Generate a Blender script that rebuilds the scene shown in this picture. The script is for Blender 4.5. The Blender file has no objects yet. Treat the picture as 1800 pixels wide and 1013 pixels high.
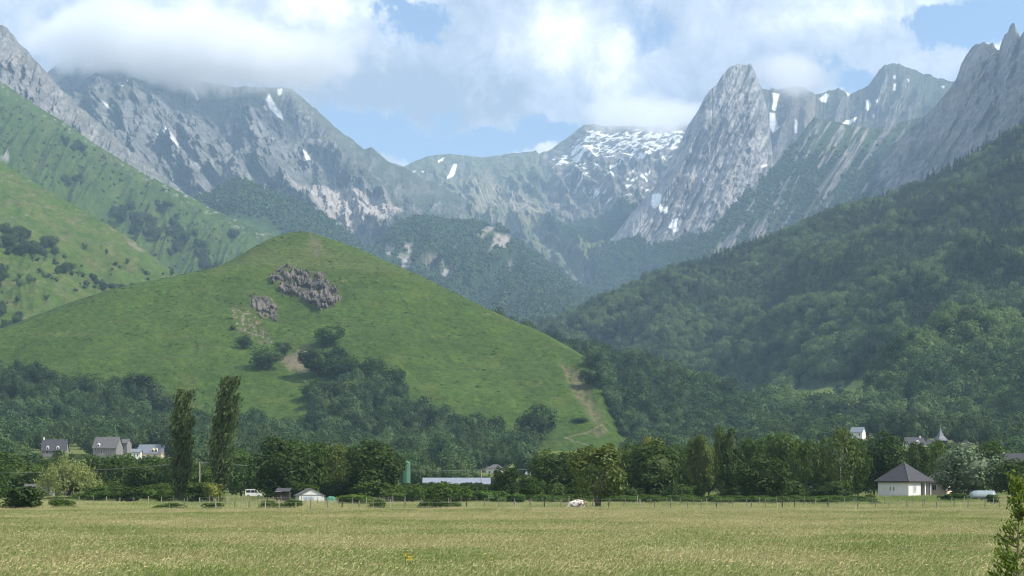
import bpy, math, random
import numpy as np
from mathutils import Vector, Matrix

R = math.radians
F = 3038.0            # focal length in photograph pixels
CX, HY, CH = 900.0, 858.0, 2.6   # centre column, horizon row, camera height
rng = np.random.default_rng(7)
random.seed(7)
scene = bpy.context.scene
col = scene.collection

# ------------------------------------------------------------------ camera
cam_d = bpy.data.cameras.new('camera')
cam_d.sensor_width = 36.0
cam_d.lens = 36.0 * F / 1800.0
cam_d.shift_y = (HY - 506.5) / 1800.0
cam_d.clip_start = 0.5
cam_d.clip_end = 60000.0
cam = bpy.data.objects.new('camera', cam_d)
cam.location = (0, 0, CH)
cam.rotation_euler = (R(90), 0, 0)
col.objects.link(cam)
scene.camera = cam

# ------------------------------------------------------------------ sun, sky, exposure
SUN_EL = 47.0
SUN_H = (0.95, -0.30)                      # horizontal direction towards the sun
SUN_STRENGTH = 5.0
SKY_STRENGTH = 0.13
EXPOSURE = 0.36
sun_d = bpy.data.lights.new('sun', 'SUN')
sun_d.energy = SUN_STRENGTH
sun_d.angle = R(0.5)
sun_d.color = (1.0, 0.95, 0.87)
sun = bpy.data.objects.new('sun', sun_d)
hx, hy = SUN_H
n = math.hypot(hx, hy); hx /= n; hy /= n
sdir = Vector((hx * math.cos(R(SUN_EL)), hy * math.cos(R(SUN_EL)), math.sin(R(SUN_EL))))
sun.rotation_euler = sdir.to_track_quat('Z', 'Y').to_euler()
col.objects.link(sun)

scene.view_settings.view_transform = 'Standard'
scene.view_settings.look = 'None'
scene.view_settings.gamma = 1.0
scene.view_settings.use_curve_mapping = False
scene.view_settings.exposure = EXPOSURE
scene.render.engine = 'CYCLES'
cy = scene.cycles
cy.max_bounces = 8
cy.diffuse_bounces = 3
cy.glossy_bounces = 2
cy.transmission_bounces = 4
cy.transparent_max_bounces = 8
cy.volume_bounces = 6
cy.use_denoising = True
cy.filter_width = 1.1


class NT:
    """small helper to write node trees as expressions"""
    def __init__(self, tree):
        self.t = tree; self.N = tree.nodes; self.L = tree.links
    def node(self, typ, **kw):
        nd = self.N.new(typ)
        for k, v in kw.items():
            setattr(nd, k, v)
        return nd
    def plug(self, sock, v):
        if hasattr(v, 'is_linked') or isinstance(v, bpy.types.NodeSocket):
            self.L.new(v, sock)
        elif v is not None:
            sock.default_value = v
    def math(self, op, a, b=None, c=None, clamp=False):
        nd = self.node('ShaderNodeMath', operation=op); nd.use_clamp = clamp
        self.plug(nd.inputs[0], a)
        if b is not None: self.plug(nd.inputs[1], b)
        if c is not None: self.plug(nd.inputs[2], c)
        return nd.outputs[0]
    def noise(self, vec, scale, detail=4, rough=0.55, dist=0.0, dims='3D'):
        nd = self.node('ShaderNodeTexNoise', noise_dimensions=dims)
        if vec is not None: self.plug(nd.inputs['Vector'], vec)
        nd.inputs['Scale'].default_value = scale
        nd.inputs['Detail'].default_value = detail
        nd.inputs['Roughness'].default_value = rough
        nd.inputs['Distortion'].default_value = dist
        return nd.outputs['Fac']
    def maprange(self, v, a, b, c=0.0, d=1.0, smooth=True):
        nd = self.node('ShaderNodeMapRange', interpolation_type='SMOOTHSTEP' if smooth else 'LINEAR')
        self.plug(nd.inputs[0], v)
        for i, x in zip((1, 2, 3, 4), (a, b, c, d)):
            self.plug(nd.inputs[i], x)
        return nd.outputs[0]
    def mix(self, f, a, b, blend='MIX'):
        nd = self.node('ShaderNodeMix', data_type='RGBA', blend_type=blend)
        self.plug(nd.inputs[0], f); self.plug(nd.inputs[6], c4(a)); self.plug(nd.inputs[7], c4(b))
        return nd.outputs[2]


def c4(c):
    if isinstance(c, (tuple, list)) and len(c) == 3:
        return (*c, 1.0)
    return c


world = bpy.data.worlds.new('World')
scene.world = world
world.use_nodes = True
world.cycles.sampling_method = 'MANUAL'
world.cycles.sample_map_resolution = 1024


def build_sky():
    w = NT(world.node_tree)
    w.N.clear()
    out = w.node('ShaderNodeOutputWorld')
    bg = w.node('ShaderNodeBackground')
    sky = w.node('ShaderNodeTexSky')
    sky.sky_type = 'NISHITA'
    sky.sun_disc = False
    sky.sun_elevation = R(SUN_EL)
    sky.sun_rotation = math.atan2(hx, hy)
    sky.altitude = 450
    sky.air_density = 1.0
    sky.dust_density = 0.6
    sky.ozone_density = 1.5
    tc = w.node('ShaderNodeTexCoord')
    d = tc.outputs['Generated']
    sep = w.node('ShaderNodeSeparateXYZ'); w.plug(sep.inputs[0], d)
    x, y, z = sep.outputs
    az = w.math('MULTIPLY', w.math('ARCTAN2', x, y), 57.2958)
    el = w.math('MULTIPLY', w.math('ARCSINE', z), 57.2958)
    # warped angular coordinates so the cloud edges billow
    n1 = w.node('ShaderNodeTexNoise'); w.plug(n1.inputs['Vector'], d)
    n1.inputs['Scale'].default_value = 18; n1.inputs['Detail'].default_value = 7; n1.inputs['Roughness'].default_value = .68
    s1 = w.node('ShaderNodeSeparateColor'); w.plug(s1.inputs[0], n1.outputs['Color'])
    azw = w.math('ADD', az, w.math('MULTIPLY', w.math('SUBTRACT', s1.outputs[0], .5), 5.0))
    elw = w.math('ADD', el, w.math('MULTIPLY', w.math('SUBTRACT', s1.outputs[1], .5), 3.4))

    def blob(px, py, rx, ry, p=1.0):
        a0 = math.degrees(math.atan2(px - CX, F)); e0 = math.degrees(math.atan2(HY - py, math.hypot(F, px - CX)))
        ra = rx / F * 57.3; re = ry / F * 57.3
        a = w.math('DIVIDE', w.math('SUBTRACT', azw, a0), ra)
        e = w.math('DIVIDE', w.math('SUBTRACT', elw, e0), re)
        r2 = w.math('ADD', w.math('MULTIPLY', a, a), w.math('MULTIPLY', e, e))
        return w.math('MULTIPLY', w.math('EXPONENT', w.math('MULTIPLY', r2, -1.0)), p)

    def total(items):
        s = None
        for it in items:
            b = blob(*it)
            s = b if s is None else w.math('ADD', s, b)
        return s
    #            px    py   rx   ry
    holes = total(SKY_HOLES)
    bright = total(SKY_BRIGHT)
    dark = total(SKY_DARK)
    big = w.noise(d, 5.5, 6, .55, .3)
    fine = w.noise(d, 26, 8, .62, .4)
    cov = w.math('ADD', w.math('MULTIPLY', big, .8), w.math('MULTIPLY', fine, .62))
    cov = w.math('SUBTRACT', w.math('ADD', cov, .16), holes)
    dens = w.maprange(cov, .34, .62)
    # brightness of the clouds: sunlit billows against grey undersides
    shade = w.math('ADD', w.math('MULTIPLY', w.noise(d, 10, 7, .6, .3), .9), w.math('MULTIPLY', fine, .95))
    shade = w.math('ADD', w.math('SUBTRACT', shade, .42), w.math('SUBTRACT', bright, dark))
    lit = w.maprange(shade, .26, .92, smooth=False)
    cr = w.node('ShaderNodeValToRGB')
    w.plug(cr.inputs[0], lit)
    e = cr.color_ramp.elements
    e[0].position = 0; e[0].color = c4(CLOUD_COLS[0])
    e[1].position = 1; e[1].color = c4(CLOUD_COLS[2])
    m = cr.color_ramp.elements.new(.5); m.color = c4(CLOUD_COLS[1])
    # the Sky Texture under the clouds; cloud radiance is written in picture units
    skyc = w.mix(1.0, sky.outputs[0], (SKY_STRENGTH,) * 3, 'MULTIPLY')
    skyc = w.mix(1.0, skyc, SKY_TINT, 'MULTIPLY')
    colr = w.mix(dens, skyc, cr.outputs[0])
    w.plug(bg.inputs[0], colr)
    bg.inputs[1].default_value = 1.0
    w.L.new(bg.outputs[0], out.inputs[0])


NEAR_SINGLES = 32
GRASS_A = (.20, .285, .070)
GRASS_B = (.52, .47, .24)
SKY_TINT = (1.0, 1.0, 1.0)
CLOUD_COLS = ((.35, .42, .53), (.68, .74, .84), (1.28, 1.27, 1.24))
SKY_HOLES = [
    (750, 45, 60, 36, .60), (690, 5, 50, 22, .5), (620, 225, 70, 34, .40), (690, 262, 120, 34, .72), (880, 255, 120, 30, .62), (985, 240, 55, 26, .5),
    (790, 205, 60, 18, .25),
    (1110, 15, 55, 45, .35), (1160, 60, 40, 30, .30),
    (1700, 45, 95, 38, .9), (1790, 15, 70, 50, .7), (1640, 60, 50, 26, .45), (1440, 95, 30, 18, .45), (1490, 135, 60, 26, .75), (1610, 100, 30, 18, .30),
]
SKY_BRIGHT = [(560, 20, 70, 40, .30), (600, 40, 80, 40, .15), (1010, 60, 140, 60, .18), (1000, 110, 140, 55, .12), (350, 50, 90, 60, .22), (1560, 15, 120, 40, .2), (260, 90, 160, 40, .1)]
SKY_DARK = [(60, 80, 110, 60, .25), (440, 130, 160, 40, .28), (620, 150, 110, 50, .30), (850, 170, 180, 45, .22), (1130, 200, 160, 35, .28), (1380, 130, 90, 40, .30), (1600, 75, 110, 45, .25), (120, 60, 120, 30, .12)]
build_sky()

# ------------------------------------------------------------------ numeric helpers


def _hash(ix, iy, seed):
    h = (ix.astype(np.uint32) * np.uint32(374761393) + iy.astype(np.uint32) * np.uint32(668265263) + np.uint32((seed * 2246822519) & 0xffffffff))
    h = (h ^ (h >> np.uint32(13))) * np.uint32(1274126177)
    h ^= h >> np.uint32(16)
    return h


def perlin(x, y, seed=0):
    x = np.asarray(x, np.float32); y = np.asarray(y, np.float32)
    ix = np.floor(x).astype(np.int32); iy = np.floor(y).astype(np.int32)
    fx = x - ix; fy = y - iy

    def g(i, j):
        h = _hash(ix + i, iy + j, seed) & np.uint32(1023)
        a = h.astype(np.float32) * np.float32(2 * math.pi / 1024)
        return np.cos(a) * (fx - i) + np.sin(a) * (fy - j)
    u = fx * fx * fx * (fx * (fx * 6 - 15) + 10); v = fy * fy * fy * (fy * (fy * 6 - 15) + 10)
    a = g(0, 0); b = g(1, 0); c = g(0, 1); d = g(1, 1)
    return (a + u * (b - a)) * (1 - v) + (c + u * (d - c)) * v


def fbm(x, y, seed=0, octaves=4, gain=.5, lac=2.1):
    s = 0; a = 1.0
    for o in range(octaves):
        s = s + a * perlin(x, y, seed + o * 17)
        x = x * lac + 3.1; y = y * lac + 1.7; a *= gain
    return s


def ridged(x, y, seed=0, octaves=4, gain=.5, lac=2.1):
    s = 0; a = 1.0; w = 1.0
    for o in range(octaves):
        r = 1 - np.abs(perlin(x, y, seed + o * 17)) * 2
        r = r * r * w
        w = np.clip(r * 1.6, 0, 1)
        s = s + a * r
        x = x * lac + 3.1; y = y * lac + 1.7; a *= gain
    return s


def sstep(a, b, x):
    t = np.clip((x - a) / (b - a), 0, 1)
    return t * t * (3 - 2 * t)


def poly_in(px, py, poly, soft=4.0, warp=None):
    """soft membership of picture-angle points in a polygon, 0..1"""
    x, y = (px + warp[0], py + warp[1]) if warp is not None else (px, py)
    inside = np.zeros(x.shape, bool); dmin = np.full(x.shape, 1e9, np.float32)
    n_ = len(poly)
    for i in range(n_):
        x0, y0 = poly[i]; x1, y1 = poly[(i + 1) % n_]
        if y0 != y1:
            cnd = ((y0 > y) != (y1 > y)) & (x < (x1 - x0) * (y - y0) / (y1 - y0) + x0)
            inside ^= cnd
        dx, dy = x1 - x0, y1 - y0
        t = np.clip(((x - x0) * dx + (y - y0) * dy) / max(dx * dx + dy * dy, 1e-6), 0, 1)
        dmin = np.minimum(dmin, np.hypot(x - x0 - t * dx, y - y0 - t * dy))
    sd = np.where(inside, dmin, -dmin)
    return sstep(-soft, soft, sd)


def smooth1(a, k, axis=0):
    if k <= 0: return a
    w_ = np.exp(-0.5 * (np.arange(-3 * k, 3 * k + 1) / k) ** 2); w_ /= w_.sum()
    pad = [(0, 0)] * a.ndim; pad[axis] = (3 * k, 3 * k)
    b = np.pad(a, pad, mode='edge')
    return np.apply_along_axis(lambda v: np.convolve(v, w_, 'valid'), axis, b)


def curve(c, px):
    if isinstance(c, (int, float)): return np.full(px.shape, float(c))
    xs = [p[0] for p in c]; ys = [p[1] for p in c]
    return np.interp(px, xs, ys)


def pix(px, py, d):
    """the point in the world at distance d seen at photograph position px, py"""
    return Vector(((px - CX) / F * d, d, CH + (HY - py) / F * d))

# ------------------------------------------------------------------ materials


def new_mat(name):
    m = bpy.data.materials.new(name); m.use_nodes = True
    m.node_tree.nodes.clear()
    return m, NT(m.node_tree)


def plain(name, c, rough=.8, noise=.12, scale=3.0, bump=0.0, metallic=0.0, spec=.3):
    m, t = new_mat(name)
    o = t.node('ShaderNodeOutputMaterial'); b = t.node('ShaderNodeBsdfPrincipled')
    tc = t.node('ShaderNodeTexCoord')
    nz = t.noise(tc.outputs['Object'], scale, 5, .6)
    f = t.maprange(nz, .3, .7, 1 - noise, 1 + noise, False)
    hsv = t.node('ShaderNodeHueSaturation'); t.plug(hsv.inputs['Value'], f); t.plug(hsv.inputs['Color'], c4(c))
    t.plug(b.inputs['Base Color'], hsv.outputs[0])
    b.inputs['Roughness'].default_value = rough
    b.inputs['Metallic'].default_value = metallic
    b.inputs['Specular IOR Level'].default_value = spec
    if bump:
        bp = t.node('ShaderNodeBump'); bp.inputs['Strength'].default_value = bump
        bp.inputs['Distance'].default_value = .05
        t.plug(bp.inputs['Height'], nz); t.plug(b.inputs['Normal'], bp.outputs[0])
    t.L.new(b.outputs[0], o.inputs[0])
    return m


def foliage(name, a, b_, trans=.3, isl=.35, hue=.015):
    """leaf material: colour drifts from tree to tree and from leaf to leaf"""
    m, t = new_mat(name)
    o = t.node('ShaderNodeOutputMaterial')
    oi = t.node('ShaderNodeObjectInfo'); gi = t.node('ShaderNodeNewGeometry')
    base = t.mix(oi.outputs['Random'], a, b_)
    hsv = t.node('ShaderNodeHueSaturation'); t.plug(hsv.inputs['Color'], base)
    t.plug(hsv.inputs['Value'], t.maprange(gi.outputs['Random Per Island'], 0, 1, 1 - isl, 1 + isl, False))
    t.plug(hsv.inputs['Hue'], t.maprange(gi.outputs['Random Per Island'], 0, 1, .5 - hue, .5 + hue, False))
    df = t.node('ShaderNodeBsdfDiffuse'); tr = t.node('ShaderNodeBsdfTranslucent'); mx = t.node('ShaderNodeMixShader')
    gl = t.node('ShaderNodeBsdfGlossy'); gl.inputs['Roughness'].default_value = .55; m2 = t.node('ShaderNodeMixShader')
    t.plug(df.inputs[0], hsv.outputs[0])
    h2 = t.node('ShaderNodeHueSaturation'); t.plug(h2.inputs['Color'], hsv.outputs[0]); h2.inputs['Hue'].default_value = .485; h2.inputs['Value'].default_value = 1.3
    t.plug(tr.inputs[0], h2.outputs[0])
    mx.inputs[0].default_value = trans
    t.L.new(df.outputs[0], mx.inputs[1]); t.L.new(tr.outputs[0], mx.inputs[2])
    m2.inputs[0].default_value = .012
    t.L.new(mx.outputs[0], m2.inputs[1]); t.L.new(gl.outputs[0], m2.inputs[2])
    t.L.new(m2.outputs[0], o.inputs[0])
    return m


def terrain_mat(name, fine, bump_s, bump_d, amount=.35, rough=.95, crag=0.0):
    """vertex albedo broken up by fine grain and relief"""
    m, t = new_mat(name)
    o = t.node('ShaderNodeOutputMaterial'); b = t.node('ShaderNodeBsdfPrincipled')
    at = t.node('ShaderNodeAttribute', attribute_name='albedo')
    g = t.node('ShaderNodeNewGeometry')
    n1 = t.noise(g.outputs['Position'], fine, 6, .65)
    n2 = t.noise(g.outputs['Position'], fine * .21, 5, .6)
    f = t.math('MULTIPLY', t.maprange(n1, .25, .75, 1 - amount, 1 + amount, False), t.maprange(n2, .25, .75, 1 - amount * .5, 1 + amount * .5, False))
    hsv = t.node('ShaderNodeHueSaturation'); t.plug(hsv.inputs['Color'], at.outputs['Color']); t.plug(hsv.inputs['Value'], f)
    t.plug(b.inputs['Base Color'], hsv.outputs[0])
    b.inputs['Roughness'].default_value = rough; b.inputs['Specular IOR Level'].default_value = .1
    bp = t.node('ShaderNodeBump'); bp.inputs['Strength'].default_value = 1.0; bp.inputs['Distance'].default_value = bump_d
    hgt = t.math('ADD', t.noise(g.outputs['Position'], bump_s, 6, .65), t.math('MULTIPLY', n2, 1.2))
    if crag:
        mf = t.node('ShaderNodeTexNoise', noise_type='RIDGED_MULTIFRACTAL', normalize=True)
        t.plug(mf.inputs['Vector'], g.outputs['Position']); mf.inputs['Scale'].default_value = crag; mf.inputs['Detail'].default_value = 7
        mf.inputs['Roughness'].default_value = .55; mf.inputs['Distortion'].default_value = .6
        hgt = t.math('ADD', hgt, t.math('MULTIPLY', mf.outputs[0], 2.2))
    t.plug(bp.inputs['Height'], hgt)
    t.plug(b.inputs['Normal'], bp.outputs[0])
    t.L.new(b.outputs[0], o.inputs[0])
    return m


# ------------------------------------------------------------------ object helpers


def link(o, parent=None):
    col.objects.link(o)
    if parent is not None: o.parent = parent
    return o


def tag(o, label=None, cat=None, group=None, kind=None):
    if label: o['label'] = label
    if cat: o['category'] = cat
    if group: o['group'] = group
    if kind: o['kind'] = kind
    return o


def empty(name, loc, rz=0.0, label=None, cat=None, group=None):
    o = bpy.data.objects.new(name, None); o.location = loc; o.rotation_euler = (0, 0, rz)
    o.empty_display_size = .5
    col.objects.link(o)
    return tag(o, label, cat, group)


def np_mesh(name, V, faces, mats, smooth=False):
    """mesh from a vertex array and one or more (n,k) face arrays"""
    me = bpy.data.meshes.new(name)
    if isinstance(faces, np.ndarray): faces = [faces]
    V = np.asarray(V, np.float32)
    me.vertices.add(len(V)); me.vertices.foreach_set('co', V.ravel())
    loops = np.concatenate([f.ravel() for f in faces]).astype(np.int32)
    sizes = np.concatenate([np.full(len(f), f.shape[1]) for f in faces]).astype(np.int32)
    me.loops.add(len(loops)); me.loops.foreach_set('vertex_index', loops)
    me.polygons.add(len(sizes))
    me.polygons.foreach_set('loop_start', np.concatenate([[0], np.cumsum(sizes)[:-1]]).astype(np.int32))
    if smooth: me.polygons.foreach_set('use_smooth', np.ones(len(sizes), bool))
    for m in (mats if isinstance(mats, (list, tuple)) else [mats]): me.materials.append(m)
    me.update(); me.validate()
    return me


def grid_faces(ny, nx):
    i = np.arange(ny * nx).reshape(ny, nx)
    return np.stack([i[:-1, :-1], i[:-1, 1:], i[1:, 1:], i[1:, :-1]], -1).reshape(-1, 4)


class MB:
    """collects boxes, prisms and tubes and links them as one mesh object"""
    def __init__(self): self.v = []; self.f = []
    def add(self, vs, fs):
        k = len(self.v); self.v += [tuple(p) for p in vs]; self.f += [tuple(i + k for i in q) for q in fs]
        return self
    def box(self, x0, x1, y0, y1, z0, z1):
        return self.add([(x0, y0, z0), (x1, y0, z0), (x1, y1, z0), (x0, y1, z0), (x0, y0, z1), (x1, y0, z1), (x1, y1, z1), (x0, y1, z1)],
                        [(0, 3, 2, 1), (4, 5, 6, 7), (0, 1, 5, 4), (1, 2, 6, 5), (2, 3, 7, 6), (3, 0, 4, 7)])
    def tube(self, pts, rad, seg=6, cap=True):
        k = len(self.v); pts = [Vector(p) for p in pts]
        rad = rad if isinstance(rad, (list, tuple)) else [rad] * len(pts)
        for i, p in enumerate(pts):
            d = (pts[min(i + 1, len(pts) - 1)] - pts[max(i - 1, 0)]).normalized()
            a = d.orthogonal().normalized() if abs(d.z) < .99 else Vector((1, 0, 0)); b = d.cross(a).normalized(); a = b.cross(d)
            for j in range(seg):
                t = 2 * math.pi * j / seg
                self.v.append(tuple(p + (a * math.cos(t) + b * math.sin(t)) * rad[i]))
        for i in range(len(pts) - 1):
            for j in range(seg):
                q = (j + 1) % seg
                self.f.append((k + i * seg + j, k + i * seg + q, k + (i + 1) * seg + q, k + (i + 1) * seg + j))
        if cap:
            self.f.append(tuple(k + j for j in reversed(range(seg)))); self.f.append(tuple(k + (len(pts) - 1) * seg + j for j in range(seg)))
        return self
    def mesh(self, name, mat, smooth=False):
        me = bpy.data.meshes.new(name); me.from_pydata(self.v, [], self.f); me.materials.append(mat)
        if smooth: me.polygons.foreach_set('use_smooth', [True] * len(me.polygons))
        me.update(); return me
    def build(self, name, mat, parent=None, smooth=False, loc=(0, 0, 0), rz=0):
        o = bpy.data.objects.new(name, self.mesh(name, mat, smooth)); o.location = loc; o.rotation_euler = (0, 0, rz)
        return link(o, parent)

# ------------------------------------------------------------------ the ground of the valley


def zg(x, y):
    """height of the valley floor"""
    x = np.asarray(x, float); y = np.asarray(y, float)
    z = np.interp(y, [-300, 150, 172, 235, 300, 420, 520, 600, 700, 800, 900, 1000, 1500], [0, 0, .0, .25, .9, 1.2, 1.6, 3.6, 7, 12, 18, 25, 60])
    z = z + 8 * sstep(-60, -170, x) * sstep(420, 690, y) + 9 * sstep(90, 190, x) * sstep(430, 760, y)
    bank = np.exp(-((x - 66) / 9.0) ** 2 - ((y - 286) / 12.0) ** 2)      # mound under the hip-roofed house
    return z + .45 * bank


def zgf(x, y): return float(zg(x, y))


M_FIELD, _t = new_mat('meadow_soil')
_o = _t.node('ShaderNodeOutputMaterial'); _b = _t.node('ShaderNodeBsdfPrincipled'); _g = _t.node('ShaderNodeNewGeometry')
_n = _t.noise(_g.outputs['Position'], .06, 4, .6); _n2 = _t.noise(_g.outputs['Position'], 2.2, 6, .7)
_c = _t.mix(_t.maprange(_n, .4, .6), (.12, .15, .04), (.20, .19, .07))
_c = _t.mix(_t.maprange(_n2, .35, .65), _c, (.09, .13, .03))
_t.plug(_b.inputs['Base Color'], _c); _b.inputs['Roughness'].default_value = 1; _b.inputs['Specular IOR Level'].default_value = .05
_bp = _t.node('ShaderNodeBump'); _bp.inputs['Distance'].default_value = .15; _t.plug(_bp.inputs['Height'], _n2); _t.plug(_b.inputs['Normal'], _bp.outputs[0])
_t.L.new(_b.outputs[0], _o.inputs[0])

_ys = np.concatenate([np.arange(-250, 40, 20), np.arange(40, 320, 4), np.arange(320, 1501, 20)]).astype(float)
_xs = np.concatenate([np.arange(-4000, -400, 200), np.arange(-400, 400, 6), np.arange(400, 4001, 200)]).astype(float)
_X, _Y = np.meshgrid(_xs, _ys)
_Z = zg(_X, _Y)
field = bpy.data.objects.new('field', np_mesh('field', np.stack([_X, _Y, _Z], -1).reshape(-1, 3), grid_faces(*_X.shape), M_FIELD, True))
link(field); tag(field, 'flat hay meadow on the valley floor', kind='structure')

# ------------------------------------------------------------------ hills and mountains
# Every hill is a surface lofted through its own contour lines, each at its own distance from the camera,
# carried over the crest and down its far side, then eroded with noise in metres.
GRASS_HILL = np.array((.051, .089, .012)); GRASS_DRY = np.array((.105, .112, .026)); GRASS_DARK = np.array((.026, .054, .013))
ALP = np.array((.052, .070, .032)); ALP_DRY = np.array((.085, .088, .048)); WOOD = np.array((.022, .042, .014)); WOODL = np.array((.040, .066, .022))
ROCK = np.array((.140, .138, .138)); ROCK_L = np.array((.26, .25, .24)); ROCK_W = np.array((.25, .21, .17)); ROCK_D = np.array((.060, .060, .063))
SCREE = np.array((.20, .195, .19)); SNOW = np.array((.78, .79, .80)); EARTH = np.array((.21, .17, .12)); BROWN = np.array((.15, .12, .075))


EDGE = 62.0


class Land:
    pass


def loft(name, x0, x1, nx, rows, seg, sm_x=0, sm_t=0, disp=None, back=(.10, .25), flat=0.0, crest_noise=(0, 60), paint=None, mat=None, label=None):
    px = np.linspace(x0, x1, nx).astype(np.float64)
    py = [smooth1(curve(r[0], px), sm_x) if sm_x else curve(r[0], px) for r in rows]
    dd = [smooth1(curve(r[1], px), 6) for r in rows]
    if crest_noise[0]:
        py[-1] = py[-1] + crest_noise[0] * fbm(px / crest_noise[1], px * 0 + .5, 91, 5, .6)
    PY, D = [], []
    for i in range(len(rows) - 1):
        k = seg[i]
        t = (np.arange(k) / k)[:, None]
        PY.append(py[i] * (1 - t) + py[i + 1] * t); D.append(dd[i] * (1 - t) + dd[i + 1] * t)
    PY.append(py[-1][None]); D.append(dd[-1][None])
    PY = np.concatenate(PY); D = np.concatenate(D)
    if sm_t:
        top = PY[-1].copy(), D[-1].copy()
        PY = smooth1(PY, sm_t); D = smooth1(D, sm_t); PY[-1], D[-1] = top
    nf = len(PY)
    X = (px[None] - CX) / F * D; Y = D.copy(); Z = CH + (HY - PY) / F * D
    front = nf
    # the far side
    bx, by, bz = [], [], []
    zc, dc, zb = Z[-1], D[-1], Z[0].min()
    for i, b in enumerate(np.linspace(back[0] / 3, back[1], 6)):
        f = b / back[1]
        dn = dc * (1 + b); bx.append((px - CX) / F * dn); by.append(dn); bz.append(zc - (zc - zb) * f ** 1.3 * .8)
    X = np.concatenate([X, bx]); Y = np.concatenate([Y, by]); Z = np.concatenate([Z, bz])
    PX = np.broadcast_to(px[None], PY.shape).astype(np.float32)
    P = np.stack([X, Y, Z], -1)
    ddx = np.gradient(P, axis=1); ddy = np.gradient(P, axis=0)
    Nn = np.cross(ddx, ddy); Nn /= np.linalg.norm(Nn, axis=-1, keepdims=True) + 1e-9
    L = Land(); L.px = PX; L.py = PY.astype(np.float32); L.nf = nf; L.D = D
    edge = np.clip((PY - PY[-1][None]) / EDGE, 0, 1) ** 1.2         # 0 on the crest, 1 well below it
    L.edge = edge
    L.warp = (9 * fbm(PX / 38, PY / 38, 5, 4, .6), 9 * fbm(PX / 38 + 40, PY / 38, 6, 4, .6))
    if disp is not None:
        h = np.zeros(X.shape, np.float32)
        h[:nf] = disp(L, X[:nf], Y[:nf], Z[:nf])
        h[nf:] = h[nf - 1][None]
        Dn = Nn * (1 - flat) + np.array((0, -1.0, 0)) * flat                   # cliffs jut out over the valley, turf swells upwards
        P = P + Dn * h[..., None]
    ddx = np.gradient(P, axis=1); ddy = np.gradient(P, axis=0)
    N2 = np.cross(ddx, ddy); N2 /= np.linalg.norm(N2, axis=-1, keepdims=True) + 1e-9
    L.P = P; L.N = N2; L.h = h[:nf] if disp is not None else np.zeros(PY.shape, np.float32)
    L.slope = np.abs(N2[:nf, :, 2])
    L.x, L.y, L.z = [P[:nf, :, i].astype(np.float32) for i in range(3)]
    C = np.zeros(P.shape, np.float32)
    C[:nf] = paint(L); C[nf:] = C[nf - 1][None]
    me = np_mesh(name, P.reshape(-1, 3), grid_faces(*P.shape[:2]), mat, True)
    a = me.attributes.new('albedo', 'FLOAT_COLOR', 'POINT')
    rgba = np.ones((P.shape[0] * P.shape[1], 4), np.float32); rgba[:, :3] = np.clip(C.reshape(-1, 3), .004, .9)
    a.data.foreach_set('color', rgba.ravel())
    o = bpy.data.objects.new(name, me); link(o); tag(o, label, kind='structure')
    L.obj = o
    return L


def lay(C, c, m):
    return C * (1 - m[..., None]) + np.asarray(c)[None, None] * m[..., None] if np.ndim(c) == 1 else C * (1 - m[..., None]) + c * m[..., None]


def blend(a, b, f):
    return a[None, None] * (1 - f[..., None]) + b[None, None] * f[..., None]


MOUNT = terrain_mat('alpine_ground', .035, .03, 11.0, .32, crag=.011)
HILLM = terrain_mat('bracken_turf', .26, .16, 2.6, .42)
RIDGEM = terrain_mat('pasture_turf', .12, .12, 1.8, .30)


def polys(L, items, soft=3.0, warp=1.0):
    m = np.zeros(L.px.shape, np.float32)
    w = (L.warp[0] * warp, L.warp[1] * warp)
    for p in items:
        m = np.maximum(m, poly_in(L.px, L.py, p, soft, w))
    return m


def streak(px, py, ang, la, lb, seed, octs=4):
    """noise drawn out along a direction in the mountain face"""
    c, s = math.cos(R(ang)), math.sin(R(ang))
    u = px * c + py * s; v = -px * s + py * c
    return fbm(u / la, v / lb, seed, octs, .58)


# --- the green knoll in front
K_SH = [(-90, 600), (0, 579), (60, 557), (130, 531), (200, 509), (300, 488), (380, 470), (430, 463), (500, 458), (560, 461), (620, 465), (700, 473), (745, 491), (800, 517), (850, 541), (900, 563), (950, 583), (1000, 611), (1040, 636), (1060, 656), (1075, 691), (1085, 726), (1100, 748), (1130, 775), (1180, 815)]
K_CR = [(-90, 599), (0, 578), (60, 556), (130, 530), (200, 508), (300, 487), (390, 466), (420, 450), (450, 432), (480, 417), (505, 409), (530, 405), (555, 410), (580, 419), (620, 433), (660, 450), (700, 469), (745, 489), (800, 516), (850, 540), (900, 562), (950, 582), (1000, 610), (1040, 635), (1060, 655), (1075, 690), (1085, 725), (1100, 747), (1130, 774), (1180, 814)]
_dS = [(-90, 1150), (200, 1230), (500, 1300), (750, 1270), (950, 1200), (1060, 1130), (1180, 1030)]
_mid = [(x, (y + 832) / 2) for x, y in K_SH]
_dM = [(x, 945 + (d - 945) * .46) for x, d in _dS]
OUTCROP = [(468, 492), (486, 474), (508, 463), (535, 478), (562, 480), (580, 498), (598, 522), (588, 545), (562, 556), (548, 540), (528, 528), (500, 520), (484, 506)]
OUTCROP2 = [(440, 528), (470, 524), (488, 545), (484, 566), (462, 562), (442, 548)]
OUTCROP3 = [(405, 545), (432, 548), (452, 565), (480, 590), (470, 606), (440, 588), (412, 572)]
GULLY = [(985, 632), (1000, 634), (1030, 660), (1048, 690), (1062, 735), (1048, 735), (1018, 700), (996, 664)]


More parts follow.
